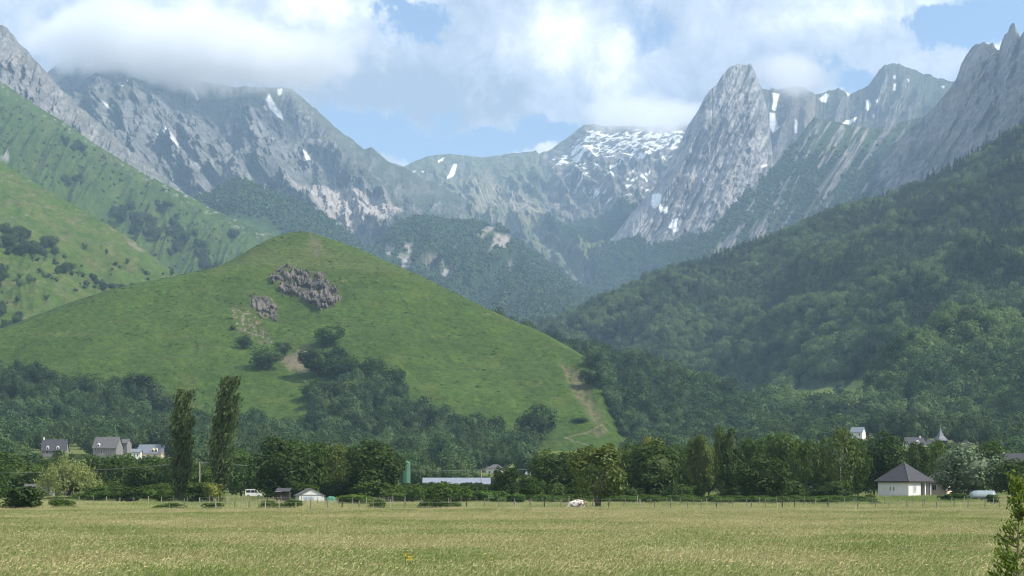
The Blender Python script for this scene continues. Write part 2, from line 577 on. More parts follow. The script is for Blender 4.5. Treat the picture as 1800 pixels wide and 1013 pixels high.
def knoll_disp(L, X, Y, Z):
    e = .15 + .85 * L.edge
    h = 5.0 * fbm(X / 90, Y / 90, 1, 3) * e + 1.1 * fbm(X / 17, Y / 17, 2, 3) * e
    rock = np.maximum(poly_in(L.px, L.py, OUTCROP, 8), .6 * poly_in(L.px, L.py, OUTCROP2, 6))
    h = h + rock * 2.0
    h = h - 3.0 * poly_in(L.px, L.py, GULLY, 10)
    # sheep terracettes
    h = h + .35 * np.sin((L.py + 6 * fbm(L.px / 60, L.py / 60, 8, 2)) / 2.3) * (L.py < 490) * e
    return h


def knoll_paint(L):
    f = sstep(-.35, .45, fbm(L.x / 70, L.y / 70, 11, 5, .6))
    g = sstep(-.4, .5, fbm(L.px / 9, L.py / 6, 12, 4, .65))
    C = blend(GRASS_HILL * .92, GRASS_HILL * 1.10, f)
    C = lay(C, GRASS_DRY, sstep(-.1, .9, fbm(L.px / 60, L.py / 24, 14, 4, .6)) * .45)
    C = lay(C, GRASS_DRY, polys(L, [[(380, 470), (500, 420), (600, 430), (760, 500), (560, 475)]], 25) * .45)  # sun on the crest, painted in with the dry-grass colour
    C = lay(C, GRASS_DARK, g * .33)
    trail = np.abs(L.px - np.interp(L.py, [500, 560, 680], [690, 730, 840])) ; C = lay(C, GRASS_DARK, (trail < 1.6) * sstep(500, 520, L.py) * sstep(690, 650, L.py) * .6)
    C = lay(C, EARTH, poly_in(L.px, L.py, [(548, 412), (566, 420), (572, 445), (560, 452), (548, 432)], 6, L.warp) * .28)
    rk = polys(L, [OUTCROP], 5, .7) * sstep(-.35, .25, fbm(L.px / 7, L.py / 10, 15, 4, .6))
    C = lay(C, BROWN * .62, rk * .85)
    C = lay(C, blend(BROWN, ROCK_W, sstep(-.1, .4, fbm(L.px / 4, L.py / 6, 16, 3))), polys(L, [OUTCROP2, OUTCROP3], 6, .9) * sstep(-.1, .3, fbm(L.px / 8, L.py / 6, 17, 4, .6)) * .75)
    C = lay(C, EARTH * .85, poly_in(L.px, L.py, [(492, 632), (540, 612), (560, 625), (540, 652), (510, 655)], 6, L.warp) * .8)
    C = lay(C, BROWN * .95, poly_in(L.px, L.py, GULLY, 8, L.warp) * .7 * sstep(-.5, .1, fbm(L.px / 7, L.py / 10, 18, 3)))
    for a, b in (((1062, 742), (993, 766)), ((993, 766), (1042, 782)), ((1042, 788), (960, 806))):     # the zigzag track
        t = np.clip(((L.px - a[0]) * (b[0] - a[0]) + (L.py - a[1]) * (b[1] - a[1])) / ((b[0] - a[0]) ** 2 + (b[1] - a[1]) ** 2), 0, 1)
        dist = np.hypot(L.px - a[0] - t * (b[0] - a[0]), L.py - a[1] - t * (b[1] - a[1]) - 1.0 * fbm(L.px / 12, L.py * 0, 3, 2))
        C = lay(C, EARTH * 1.15, sstep(2.2, .4, dist) * .45)
    C = lay(C, BROWN, poly_in(L.px, L.py, [(1040, 750), (1062, 744), (1075, 756), (1050, 762)], 4, L.warp) * .6)
    return C


KNOLL = loft('green_knoll', -90, 1180, 720, [(830, 945), (_mid, _dM), (K_SH, _dS), ([(x, y - 4 if 380 < x < 750 else y - .5) for x, y in K_SH], [(x, d + 45) for x, d in _dS]), (K_CR, [(-90, 1230), (380, 1370), (530, 1410), (745, 1370), (950, 1265), (1180, 1080)])],
             [70, 110, 8, 36], sm_x=5, sm_t=4, disp=knoll_disp, paint=knoll_paint, mat=HILLM, label='rounded green knoll with a rocky outcrop on its front')

# --- the first green ridge at the edge of the frame
R1_C = [(-90, 235), (0, 281), (40, 309), (100, 344), (170, 384), (230, 419), (260, 445), (290, 468), (320, 487), (370, 512)]


def r1_disp(L, X, Y, Z):
    return (14 * fbm(X / 160, Y / 160, 21, 4) + 1.6 * fbm(X / 24, Y / 24, 22, 3)) * (.12 + .88 * L.edge) + 2 * ridged(L.px / 40, L.py / 60, 23, 3) * L.edge


def r1_paint(L):
    f = sstep(-.4, .5, streak(L.px, L.py, 35, 90, 22, 24))
    C = blend(GRASS_HILL * 1.05, GRASS_DRY * .95, f * .55)
    C = lay(C, GRASS_DARK, sstep(-.1, .5, fbm(L.px / 14, L.py / 9, 25, 4, .6)) * .35)
    C = lay(C, BROWN, sstep(.15, .5, fbm(L.px / 30, L.py / 12, 26, 4, .6)) * .4)
    C = lay(C, ROCK_W * .9, poly_in(L.px, L.py, [(220, 418), (236, 424), (254, 441), (244, 444), (226, 428)], 4, L.warp) * .55)
    C = lay(C, ROCK_L, sstep(.52, .62, fbm(L.px / 6, L.py / 4, 27, 3)) * .5 * sstep(420, 400, L.py))
    return C


RIDGE1 = loft('pasture_ridge', -90, 370, 420, [(650, 1450), ([(-90, 385), (0, 428), (60, 444), (120, 484), (180, 515), (240, 530), (370, 565)], 1760), ([(-90, 382), (0, 424), (60, 440), (120, 480), (180, 512), (240, 528), (370, 560)], 1880), (R1_C, [(-90, 2350), (0, 2250), (300, 2050), (370, 2000)])],
              [110, 6, 130], sm_x=5, sm_t=3, disp=r1_disp, paint=r1_paint, mat=RIDGEM, label='bright green pasture ridge running down to the knoll')

# --- the second, hazier green slope behind it
R2_C = [(-90, 82), (0, 143), (60, 184), (110, 214), (150, 244), (200, 274), (250, 304), (300, 329), (340, 349), (380, 371), (430, 394), (480, 414), (560, 446)]


def r2_disp(L, X, Y, Z):
    e = .10 + .90 * L.edge
    return (22 * fbm(X / 260, Y / 260, 31, 4) + 12 * ridged(L.px / 46 + L.py / 90, L.py / 140, 32, 4) + 2.0 * fbm(X / 30, Y / 30, 33, 3)) * e


def r2_paint(L):
    f = sstep(-.4, .5, streak(L.px, L.py, 48, 80, 10, 34))
    C = blend(GRASS_HILL * .72, GRASS_HILL * 1.0, f)
    C = lay(C, GRASS_DRY * .9, sstep(0, .6, fbm(L.px / 50, L.py / 30, 35, 4)) * .4)
    C = lay(C, GRASS_DARK * .9, sstep(.05, .5, fbm(L.px / 12, L.py / 12, 36, 4, .6)) * .45)
    rk = sstep(.25, .45, fbm(L.px / 9, L.py / 6, 37, 4, .6)) * np.maximum(sstep(26, 4, L.py - curve(R2_C, L.px)), .12)
    C = lay(C, ROCK_L * .9, rk * .8)
    C = lay(C, ROCK_L, poly_in(L.px, L.py, [(0, 282), (12, 280), (14, 286), (0, 290)], 3))
    return C


RIDGE2 = loft('grassy_slope', -90, 560, 480, [(610, 2350), (R2_C and [(x, y * .55 + 590 * .45) for x, y in R2_C], 2950), (R2_C, [(-90, 3700), (200, 3500), (560, 3150)])],
              [90, 150], sm_x=4, sm_t=2, disp=r2_disp, paint=r2_paint, mat=RIDGEM, label='hazy green mountainside below the pale limestone wall')


def rock_faces(L, seed, ang, veg=.5, warm=.3, sx=1.0):
    """limestone with ledges of grass, darker bands and warm stains"""
    wx, wy = L.px + L.warp[0] * 1.3, L.py + L.warp[1] * 1.3
    s1 = streak(wx, wy, ang, 40 * sx, 11 * sx, seed)
    s2 = fbm(L.px / (7 * sx), L.py / (6 * sx), seed + 1, 5, .66)
    s3 = fbm(wx / 45, wy / 30, seed + 6, 4, .6)
    C = blend(ROCK, ROCK_L, sstep(-.4, .6, s1 * .35 + s2 * .65 + s3 * .5))
    C = lay(C, ROCK_W, sstep(0, .6, fbm(L.px / 40, L.py / 40, seed + 2, 4)) * warm)
    C = lay(C, ROCK_D, sstep(.16, .5, streak(wx, wy, ang + 8, 22 * sx, 5 * sx, seed + 3)) * .6)
    ledge = sstep(.42, .72, L.slope + .22 * s2 + .12 * fbm(L.px / 30, L.py / 22, seed + 4, 4))
    C = lay(C, blend(ALP, ALP_DRY, sstep(-.3, .4, s2)), ledge * veg)
    return C


# --- pale limestone wall falling from the corner of the frame
W_C = [(-90, -30), (-30, 22), (0, 44), (12, 48), (22, 60), (35, 76), (48, 90), (60, 104), (76, 120), (86, 132), (100, 150), (118, 166), (132, 182), (150, 196), (168, 212), (186, 226), (200, 238), (214, 254), (232, 268), (255, 288), (280, 305), (305, 322), (330, 343), (360, 364), (400, 386), (440, 408)]


def wall_disp(L, X, Y, Z):
    e = .12 + .88 * L.edge
    a = ridged(L.px / 22 + L.py / 60, L.py / 55, 41, 5, .55)
    return (40 * (a - .7) + 12 * fbm(L.px / 7, L.py / 7, 42, 4, .6)) * e


def wall_paint(L):
    C = rock_faces(L, 43, 60, .35, .55, .8)
    C = C * (1.08)
    C = lay(C, ALP, sstep(.0, .4, fbm(L.px / 12, L.py / 12, 47, 4)) * sstep(300, 360, L.py) * .8)
    return C


WALL = loft('limestone_wall', -90, 440, 420, [([(x, max(y + 70, y * .6 + 260)) for x, y in R2_C], 3750), (W_C, [(-90, 4400), (200, 4350), (440, 4200)])],
            [190], flat=.95, disp=wall_disp, crest_noise=(3.0, 14), paint=wall_paint, mat=MOUNT, label='pale limestone cliff rising over the grassy slope')

# --- the big grey massif whose top is in the cloud
M_C = [(20, 190), (60, 150), (84, 126), (96, 112), (110, 106), (150, 106), (200, 110), (260, 116), (320, 129), (350, 141), (380, 148), (410, 152), (440, 154), (480, 152), (512, 156), (526, 166), (540, 180), (556, 192), (566, 204), (584, 219), (600, 233), (620, 247), (640, 262), (652, 259), (664, 270), (680, 283), (700, 293), (712, 295), (760, 320), (820, 350)]


def massif_disp(L, X, Y, Z):
    e = .06 + .94 * np.clip(L.edge * 1.0, 0, 1)
    diag = L.px * .72 - L.py * .68
    wx, wy = L.warp[0] * 1.6, L.warp[1] * 1.6
    big = ridged((L.px * .8 - L.py * .5 + wx) / 120, (L.py * .8 + L.px * .5 + wy) / 230, 52, 5, .5)
    mid = ridged((L.px + L.py * .2 + wx) / 44, (L.py + wy) / 50, 53, 5, .58)
    return (190 * (big - .8) + 66 * (mid - .7) + 16 * fbm(L.px / 11, L.py / 8, 54, 5, .62)) * e


BAD = [(505, 318), (530, 312), (560, 322), (590, 318), (600, 330), (640, 340), (680, 352), (708, 372), (690, 392), (668, 405), (655, 428), (640, 430), (610, 405), (580, 385), (545, 350)]
M_SNOW = [[(272, 232), (290, 236), (312, 252), (326, 268), (326, 276), (316, 268), (300, 250), (282, 240)],
          [(472, 164), (476, 172), (482, 182), (490, 190), (492, 200), (484, 198), (474, 190), (468, 176)], [(486, 156), (497, 156), (494, 164), (488, 166)],
          [(196, 195), (204, 192), (202, 204)], [(184, 210), (190, 208), (190, 216)], [(330, 148), (336, 150), (346, 166), (342, 168)], [(233, 118), (238, 116), (236, 124)],
          [(226, 138), (228, 144), (222, 146)], [(527, 252), (532, 250), (538, 260), (530, 264)], [(314, 334), (328, 334), (322, 342)], [(463, 190), (468, 188), (470, 196)], [(306, 190), (312, 188), (310, 196)], [(218, 158), (224, 156), (222, 162)]]


def massif_paint(L):
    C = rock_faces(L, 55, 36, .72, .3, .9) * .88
    C = lay(C, ROCK_D, poly_in(L.px, L.py, [(330, 170), (360, 170), (420, 230), (450, 285), (500, 300), (530, 330), (480, 330), (440, 290), (390, 240)], 14, L.warp) * .55)  # shaded diagonal of the face, painted in with dark rock colour
    C = lay(C, ALP * .8, sstep(.05, .4, fbm(L.px / 22, L.py / 16, 58, 5, .6)) * sstep(260, 340, L.py) * .75)
    C = lay(C, ALP * .8, sstep(540, 640, L.px) * sstep(-.3, .3, fbm(L.px / 20, L.py / 20, 59, 4)) * .8)
    bad = poly_in(L.px, L.py, BAD, 8, L.warp)
    gl = streak(L.px, L.py, 75, 30, 4, 60)
    C = lay(C, blend(ROCK_W * 1.3, ROCK_L * 1.3, sstep(-.2, .3, gl)), bad * sstep(-.35, .0, gl + .25))
    C = lay(C, ROCK_L * 1.1, sstep(.22, .36, streak(L.px, L.py, 70, 26, 3.4, 61)) * poly_in(L.px, L.py, [(330, 270), (460, 270), (460, 340), (330, 345)], 20, L.warp) * .6)
    C = lay(C, WOOD, polys(L, [[(360, 352), (400, 340), (440, 360), (420, 372)]], 6) * .7)
    C = lay(C, SNOW * .92, polys(L, M_SNOW, 1.6, .30))
    return C


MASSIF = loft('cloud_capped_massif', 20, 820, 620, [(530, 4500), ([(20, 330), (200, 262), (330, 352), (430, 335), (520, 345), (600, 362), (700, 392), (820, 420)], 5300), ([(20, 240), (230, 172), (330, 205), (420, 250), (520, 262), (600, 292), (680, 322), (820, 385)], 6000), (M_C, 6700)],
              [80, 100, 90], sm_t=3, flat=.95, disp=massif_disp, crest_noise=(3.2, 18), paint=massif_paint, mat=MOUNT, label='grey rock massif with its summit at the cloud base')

# --- wooded spur below it
SP_C = [(320, 372), (345, 352), (358, 346), (372, 344), (384, 332), (404, 326), (414, 316), (432, 320), (470, 335), (530, 360), (570, 382), (600, 404), (640, 438), (690, 480), (740, 520)]


def spur_disp(L, X, Y, Z):
    return (24 * fbm(X / 220, Y / 220, 71, 4)) * (.1 + .9 * L.edge)


def spur_paint(L):
    C = blend(WOOD, WOODL, sstep(-.3, .4, fbm(L.px / 8, L.py / 8, 72, 4)))
    gr = polys(L, [[(350, 372), (470, 385), (520, 440), (330, 420)]], 12)
    C = lay(C, GRASS_HILL * .9, gr * .75)
    C = lay(C, ROCK, poly_in(L.px, L.py, [(392, 340), (408, 336), (412, 356), (404, 362)], 4, L.warp) * .8)
    L.wood = (1 - gr)
    return C


SPUR = loft('wooded_spur', 320, 740, 240, [(560, 3400), (SP_C, 4300)], [130], sm_x=2, disp=spur_disp, paint=spur_paint, mat=MOUNT, label='dark wooded spur under the grey massif')

# --- the back of the valley with the pass and the snowy cirque
B_C = [(600, 250), (640, 262), (654, 259), (668, 271), (684, 285), (710, 293), (725, 286), (745, 277), (768, 272), (790, 270), (812, 273), (850, 277), (880, 273), (898, 269), (915, 268), (936, 266), (942, 264), (947, 271), (956, 266), (962, 266), (985, 250), (1003, 238), (1018, 226), (1028, 220), (1045, 218), (1060, 221), (1120, 221), (1180, 220), (1240, 214), (1320, 210)]
CIRQUE = [(968, 280), (985, 268), (1010, 245), (1035, 230), (1060, 226), (1120, 226), (1215, 220), (1210, 250), (1190, 262), (1160, 268), (1140, 285), (1100, 275), (1060, 280), (1010, 285), (975, 300)]


def back_disp(L, X, Y, Z):
    e = .07 + .93 * L.edge
    big = ridged((L.px - L.py * .5) / 120, L.py / 150, 81, 3, .5)
    mid = ridged((L.px - L.py * .4 + L.warp[0]) / 38, (L.py + L.warp[1]) / 40, 82, 5, .55)
    return (190 * (big - .8) + 60 * (mid - .7) + 16 * fbm(L.px / 12, L.py / 8, 83, 4, .6)) * e


def back_paint(L):
    s2 = fbm(L.px / 9, L.py / 9, 84, 5, .6)
    C = blend(ALP * 1.25, ALP_DRY * 1.55, sstep(-.4, .4, s2))
    rk = sstep(.05, .45, streak(L.px, L.py, 60, 40, 6, 85) + .25 * s2)
    C = lay(C, ROCK, rk * .55)
    er = poly_in(L.px, L.py, [(800, 320), (860, 310), (900, 330), (960, 360), (960, 395), (880, 400), (830, 380)], 20, L.warp)
    C = lay(C, ROCK_W * 1.35, er * sstep(-.1, .25, streak(L.px, L.py, 62, 60, 4, 86)) * .7)
    cq = poly_in(L.px, L.py, [(955, 275), (1010, 232), (1060, 222), (1260, 210), (1260, 330), (1120, 385), (1060, 392), (960, 385)], 14, L.warp)
    C = lay(C, blend(ROCK * .85, ROCK_W, sstep(-.2, .4, fbm(L.px / 18, L.py / 7, 87, 4))), cq * sstep(-.45, .1, s2 + .1))
    C = lay(C, ALP, cq * sstep(.1, .4, fbm(L.px / 16, L.py / 8, 88, 4)) * .7)
    # snow lying in the hollows of the cirque
    sn = fbm(L.px / 22, (L.py + .25 * L.px) / 7.5, 89, 5, .55)
    sn2 = np.abs(fbm(L.px / 26, (L.py + .2 * L.px) / 9, 90, 4, .55))
    up = poly_in(L.px, L.py, CIRQUE, 9, L.warp)
    C = lay(C, SNOW, sstep(.0, .07, .22 - sn2 + (up - 1) * .8) * sstep(-.36, -.16, sn + .10))
    lowp = poly_in(L.px, L.py, [(965, 285), (1210, 250), (1190, 330), (1100, 365), (990, 345)], 16, L.warp)
    C = lay(C, SNOW, sstep(.30, .38, sn + (lowp - 1)))
    C = lay(C, SNOW, polys(L, [[(796, 288), (803, 288), (800, 300), (790, 314), (786, 316), (790, 300)], [(770, 282), (780, 276), (778, 282), (770, 286)], [(725, 302), (732, 303), (730, 306), (724, 306)], [(740, 302), (746, 302), (744, 305)]], 1.0, .1))
    # woods and meadows lower down
    wd = polys(L, [[(965, 400), (1010, 382), (1060, 372), (1090, 362), (1130, 372), (1130, 395), (1180, 420), (1260, 440), (1260, 560), (1140, 520), (1060, 440), (1000, 425)], [(700, 400), (740, 372), (770, 368), (830, 388), (860, 384), (870, 410), (700, 440)]], 7)
    md = polys(L, [[(980, 425), (1040, 418), (1120, 432), (1140, 470), (1060, 482), (1010, 470)]], 8)
    C = lay(C, GRASS_DRY * 1.1, poly_in(L.px, L.py, [(760, 385), (790, 362), (830, 378), (850, 392), (770, 402)], 5, L.warp) * .8)
    C = lay(C, WOOD, wd * .9)
    C = lay(C, blend(GRASS_DRY * 1.5, ALP * 1.7, sstep(-.3, .3, s2)), md * .85)
    C = lay(C, WOOD, md * sstep(.2, .35, fbm(L.px / 10, L.py / 5, 92, 4)) * .8)
    L.wood = np.clip(wd - md, 0, 1)
    return C


BACK = loft('valley_head', 600, 1320, 640, [(560, 5000), ([(600, 430), (700, 400), (800, 392), (900, 400), (1000, 395), (1100, 385), (1320, 420)], 6200), ([(600, 335), (710, 335), (800, 325), (900, 335), (1000, 310), (1100, 300), (1320, 300)], 7500), (B_C, 8700)],
            [80, 70, 80], sm_t=3, flat=.95, disp=back_disp, crest_noise=(1.0, 14), paint=back_paint, mat=MOUNT, label='head of the valley with the pass and the snowy cirque')

# --- middle wooded ridge with pale torn strips
MID_C = [(580, 520), (610, 480), (640, 446), (660, 430), (690, 404), (715, 390), (740, 384), (770, 390), (790, 393), (830, 394), (850, 398), (862, 398), (880, 402), (895, 410), (905, 425), (940, 450), (980, 480), (1010, 505), (1060, 525), (1110, 540), (1180, 570)]
TEAR = [[(858, 395), (868, 394), (872, 404), (856, 420), (846, 428), (842, 422), (852, 410)], [(832, 428), (842, 424), (818, 440), (802, 456), (800, 452), (815, 438)], [(785, 446), (792, 446), (772, 470), (756, 486), (745, 486), (760, 470)],
        [(870, 415), (900, 412), (890, 430), (880, 455), (862, 470), (856, 460), (864, 440)], [(900, 458), (903, 462), (894, 476), (888, 474)], [(655, 435), (672, 430), (668, 445), (658, 448)], [(678, 440), (692, 436), (700, 450), (695, 470), (680, 465)],
        [(705, 460), (720, 452), (732, 470), (726, 482), (708, 478)], [(772, 490), (800, 494), (790, 508), (776, 504)], [(715, 438), (728, 432), (726, 446), (718, 450)]]


def mid_disp(L, X, Y, Z):
    t = polys(L, TEAR, 4, .3)
    return (26 * fbm(X / 240, Y / 240, 101, 4) + 75 * ridged((L.px + L.py * .7) / 60, (L.py) / 120, 102, 3)) * (.1 + .9 * L.edge) - 6 * t


def mid_paint(L):
    C = blend(WOOD, WOODL, sstep(-.3, .4, fbm(L.px / 7, L.py / 7, 103, 4)))
    t = polys(L, TEAR, 4.5, .55)
    C = lay(C, blend(ROCK_W * .95, ROCK_L * 1.05, sstep(-.2, .3, streak(L.px, L.py, 115, 14, 2.5, 104))), t * sstep(-.3, 0, fbm(L.px / 5, L.py / 7, 105, 4) + .15))
    g = poly_in(L.px, L.py, [(880, 430), (930, 450), (1000, 500), (960, 500), (900, 470)], 10, L.warp) * .35
    C = lay(C, ALP, g)
    ny = L.py; L.py = ny - 9; t2 = polys(L, TEAR, 4.0, .55); L.py = ny
    L.wood = np.clip(1 - 1.6 * np.maximum(t, t2) - g, 0, 1)
    return C


MIDR = loft('torn_wooded_ridge', 580, 1180, 420, [(640, 3000), (MID_C, 4400)], [170], sm_x=2, flat=.7, disp=mid_disp, paint=mid_paint, mat=MOUNT, label='wooded ridge torn by pale landslip strips')

# --- the great limestone peak
PK_C = [(1050, 440), (1075, 420), (1090, 402), (1110, 377), (1130, 353), (1150, 329), (1170, 296), (1190, 262), (1200, 244), (1209, 224), (1220, 204), (1233, 184), (1246, 160), (1257, 151), (1268, 137), (1279, 121), (1289, 115), (1300, 112), (1319, 113), (1326, 123), (1331, 135), (1341, 160), (1347, 185), (1350, 210), (1357, 260), (1361, 300), (1372, 345), (1384, 400), (1410, 450)]


def peak_disp(L, X, Y, Z):
    e = .05 + .95 * L.edge
    # slabs that dip towards the lower corner
    u = L.px + .42 * (L.py - 112) + .0012 * (L.py - 112) ** 2 * .3
    rib = ridged(u / 26, L.py / 210, 111, 4, .55)
    big = 1.0 - np.abs(((u + .5 * L.warp[0]) / 74) % 2 - 1) * 1.1 + .35 * ridged(u / 60, L.py / 300, 112, 2)
    wx, wy = L.px + L.warp[0], L.py + L.warp[1]
    crag = ridged(wx / 40, wy / 52, 119, 5, .58); ledge = ridged((wx * .3 - wy) / 34, (wx + .3 * wy) / 120, 108, 4, .55)
    return (40 * (rib - .7) + 90 * (big - .7) + 13 * (crag - .7) + 9 * (ledge - .7) + 11 * fbm(u / 7, L.py / 12, 113, 5, .62)) * e


def peak_paint(L):
    u = L.px + .42 * (L.py - 112)
    s = fbm((u + .4 * L.warp[0]) / 6, L.py / 48, 114, 5, .62); s2 = fbm(L.px / 9, L.py / 7, 115, 6, .66)
    C = blend(ROCK * 1.15, ROCK_L * 1.3, sstep(-.5, .45, s * .8 + s2 * .35))
    C = lay(C, ROCK_W, sstep(.0, .5, fbm(u / 20, L.py / 70, 116, 4)) * sstep(250, 340, L.py) * .6)
    C = lay(C, ROCK_D, sstep(.14, .40, fbm(u / 9, L.py / 40, 117, 5, .62)) * .6)
    C = lay(C, ALP * .9, sstep(.12, .42, fbm((u + L.warp[0]) / 16, L.py / 34, 118, 5, .6)) * .6 * sstep(330, 200, L.py))
    scree = poly_in(L.px, L.py, [(1060, 440), (1100, 395), (1130, 356), (1150, 345), (1180, 360), (1200, 400), (1190, 425), (1150, 425), (1110, 420)], 8, L.warp)
    C = lay(C, SCREE * 1.15 * (1 + .25 * s2[..., None]), scree * .9)
    tl = curve([(1040, 432), (1080, 428), (1105, 424), (1120, 418), (1135, 424), (1160, 428), (1190, 424), (1215, 415), (1240, 424), (1270, 412), (1300, 390), (1410, 300)], L.px) + L.warp[1] * .5
    L.wood = sstep(-2, 6, L.py - tl); C = lay(C, WOOD, L.wood)
    C = lay(C, SNOW * 1.1, polys(L, [[(1146, 343), (1158, 340), (1163, 344), (1158, 364), (1150, 368), (1144, 362)], [(1158, 362), (1172, 364), (1175, 372), (1166, 377), (1157, 371)], [(1184, 384), (1192, 383), (1190, 396), (1194, 402), (1186, 406), (1174, 398)], [(1334, 294), (1346, 292), (1344, 296), (1336, 297)]], 1.3, .15))
    return C


PEAK = loft('limestone_peak', 1050, 1410, 440, [([(1050, 560), (1150, 540), (1250, 540), (1410, 540)], 4700), (PK_C, [(1050, 5700), (1300, 6000), (1410, 6000)])], [270], flat=.95, disp=peak_disp, crest_noise=(3.4, 13), paint=peak_paint, mat=MOUNT, label='great slabby grey limestone peak')

# --- jagged skyline behind it
J_C = [(1310, 160), (1330, 150), (1350, 158), (1372, 156), (1400, 152), (1412, 151), (1420, 157), (1428, 161), (1433, 168), (1448, 164), (1458, 158), (1468, 157), (1474, 153), (1480, 157), (1484, 160), (1489, 159), (1494, 165), (1502, 161), (1515, 156), (1526, 152), (1534, 140), (1545, 124), (1556, 114), (1570, 111), (1581, 112), (1592, 119), (1610, 124), (1630, 132), (1660, 140), (1700, 152), (1760, 170)]
J_SNOW = [[(1357, 164), (1371, 164), (1367, 180), (1365, 192), (1358, 190), (1360, 178)], [(1354, 196), (1364, 196), (1367, 215), (1368, 228), (1362, 231), (1356, 215)], [(1440, 174), (1452, 164), (1458, 166), (1454, 178), (1444, 178)], [(1484, 160), (1494, 166), (1490, 170)],
          [(1522, 178), (1526, 176), (1530, 188), (1524, 198), (1518, 196)], [(1478, 218), (1490, 208), (1506, 208), (1500, 216), (1486, 222)], [(1536, 180), (1543, 178), (1540, 186)], [(1536, 199), (1541, 198), (1540, 205)], [(1572, 131), (1575, 131), (1575, 137), (1572, 137)], [(1573, 145), (1577, 145), (1576, 157), (1573, 156)], [(1594, 140), (1598, 141), (1597, 145)], [(1400, 205), (1404, 212), (1402, 232), (1399, 228)], [(1655, 152), (1660, 151), (1659, 155)]]


def jag_disp(L, X, Y, Z):
    e = .08 + .92 * L.edge
    return (75 * (ridged((L.px + L.py * .3) / 48, L.py / 120, 121, 4, .55) - .75) + 7 * fbm(L.px / 8, L.py / 10, 122, 4, .6)) * e


def jag_paint(L):
    C = rock_faces(L, 123, 70, .75, .5, .8) * .78
    C = lay(C, ROCK_W * .8, poly_in(L.px, L.py, [(1400, 180), (1430, 170), (1440, 230), (1400, 250)], 10, L.warp) * .6)
    C = lay(C, ROCK_D * 1.2, poly_in(L.px, L.py, [(1330, 140), (1420, 150), (1410, 260), (1390, 330), (1330, 330)], 10, L.warp) * .25)
    C = lay(C, ALP * .8, sstep(1570, 1640, L.px) * .7)
    C = lay(C, SNOW * .92, polys(L, J_SNOW, 1.5, .12))
    return C


JAG = loft('serrated_skyline', 1310, 1760, 400, [(360, 5500), (J_C, 6900)], [170], flat=.95, disp=jag_disp, crest_noise=(3.0, 10), paint=jag_paint, mat=MOUNT, label='serrated rocky skyline with snow gullies')

# --- ribbed buttress half rock, half scrub
BU_C = [(1180, 470), (1200, 448), (1230, 420), (1258, 392), (1282, 368), (1315, 335), (1350, 306), (1375, 276), (1400, 248), (1418, 222), (1432, 206), (1452, 212), (1470, 214), (1500, 222), (1540, 226), (1580, 216), (1620, 205), (1680, 200), (1740, 210)]


def but_disp(L, X, Y, Z):
    e = .08 + .92 * L.edge
    u = L.px + .62 * (L.py - 200)
    return (85 * (ridged(u / 44, L.py / 260, 131, 3, .5) - .7) + 14 * fbm(u / 12, L.py / 30, 132, 4, .6)) * e


def but_paint(L):
    u = L.px + .62 * (L.py - 200)
    s = fbm(u / 16, L.py / 120, 133, 4, .6) + .25 * fbm(u / 4, L.py / 12, 134, 4)
    C = blend(WOODL, ALP * .85, sstep(-.2, .4, fbm(L.px / 12, L.py / 12, 135, 5)))
    zone = sstep(1230, 1330, L.px + .6 * (L.py - 380)) * sstep(1620, 1500, L.px + .5 * (L.py - 300))
    st = sstep(.08, .26, s) * zone
    C = lay(C, blend(ROCK * .95, ROCK_L, sstep(-.2, .4, fbm(u / 3, L.py / 30, 136, 4))), st * .9)
    C = lay(C, ROCK_W, st * sstep(0, .4, fbm(L.px / 22, L.py / 50, 137, 3)) * .6)
    C = lay(C, ALP * .9, sstep(225, 200, L.py) * .4)
    L.wood = np.clip((1 - 1.3 * st) * sstep(235, 300, L.py), 0, 1)
    return C


BUT = loft('ribbed_buttress', 1180, 1740, 460, [([(1180, 490), (1740, 470)], 3900), (BU_C, [(1180, 4500), (1430, 5300), (1740, 5000)])], [230], flat=.95, disp=but_disp, crest_noise=(1.6, 12), paint=but_paint, mat=MOUNT, label='ribbed buttress of rock and scrub below the skyline')

# --- needles and shadowed crags at the edge of the frame
CR_C = [(1440, 370), (1480, 326), (1520, 288), (1545, 268), (1570, 254), (1600, 226), (1625, 204), (1645, 186), (1660, 166), (1672, 152), (1680, 140), (1688, 118), (1697, 100), (1704, 90), (1710, 82), (1716, 77), (1722, 78), (1728, 75), (1736, 78), (1744, 76), (1750, 84), (1755, 90), (1760, 76), (1766, 62), (1772, 56), (1776, 44), (1781, 39), (1785, 42), (1788, 56), (1793, 66), (1798, 58), (1804, 52), (1812, 56), (1826, 44), (1850, 30), (1890, 40)]


def crag_disp(L, X, Y, Z):
    e = .10 + .90 * L.edge
    u = L.px + .55 * (L.py - 150)
    rib = ridged(u / 46, L.py / 210, 141, 3, .5)
    crag = ridged((L.px + L.warp[0]) / 34, (L.py + L.warp[1]) / 50, 148, 5, .58)
    return (95 * (rib - .7) + 42 * (crag - .7) + 13 * fbm(u / 7, L.py / 14, 142, 5, .6)) * e


def crag_paint(L):
    u = L.px + .55 * (L.py - 150)
    C = rock_faces(L, 143, 118, .6, .55, .8)
    C = lay(C, ROCK_L * 1.1, poly_in(L.px, L.py, [(1690, 118), (1715, 78), (1740, 80), (1722, 112), (1690, 140)], 7, L.warp) * .6)  # lit left face of the crag, its brightness painted as paler rock
    C = lay(C, ROCK_L * 1.15, poly_in(L.px, L.py, [(1765, 62), (1782, 40), (1786, 70), (1770, 110), (1758, 100)], 5, L.warp) * .6)  # bright lit strip of the needle, likewise painted into the rock colour
    C = lay(C, ALP * .85, sstep(-.05, .3, fbm(u / 22, L.py / 60, 147, 4)) * sstep(150, 230, L.py) * .7)
    C = lay(C, ROCK_W, poly_in(L.px, L.py, [(1680, 160), (1730, 135), (1710, 165), (1670, 185)], 8, L.warp) * .7)
    return C


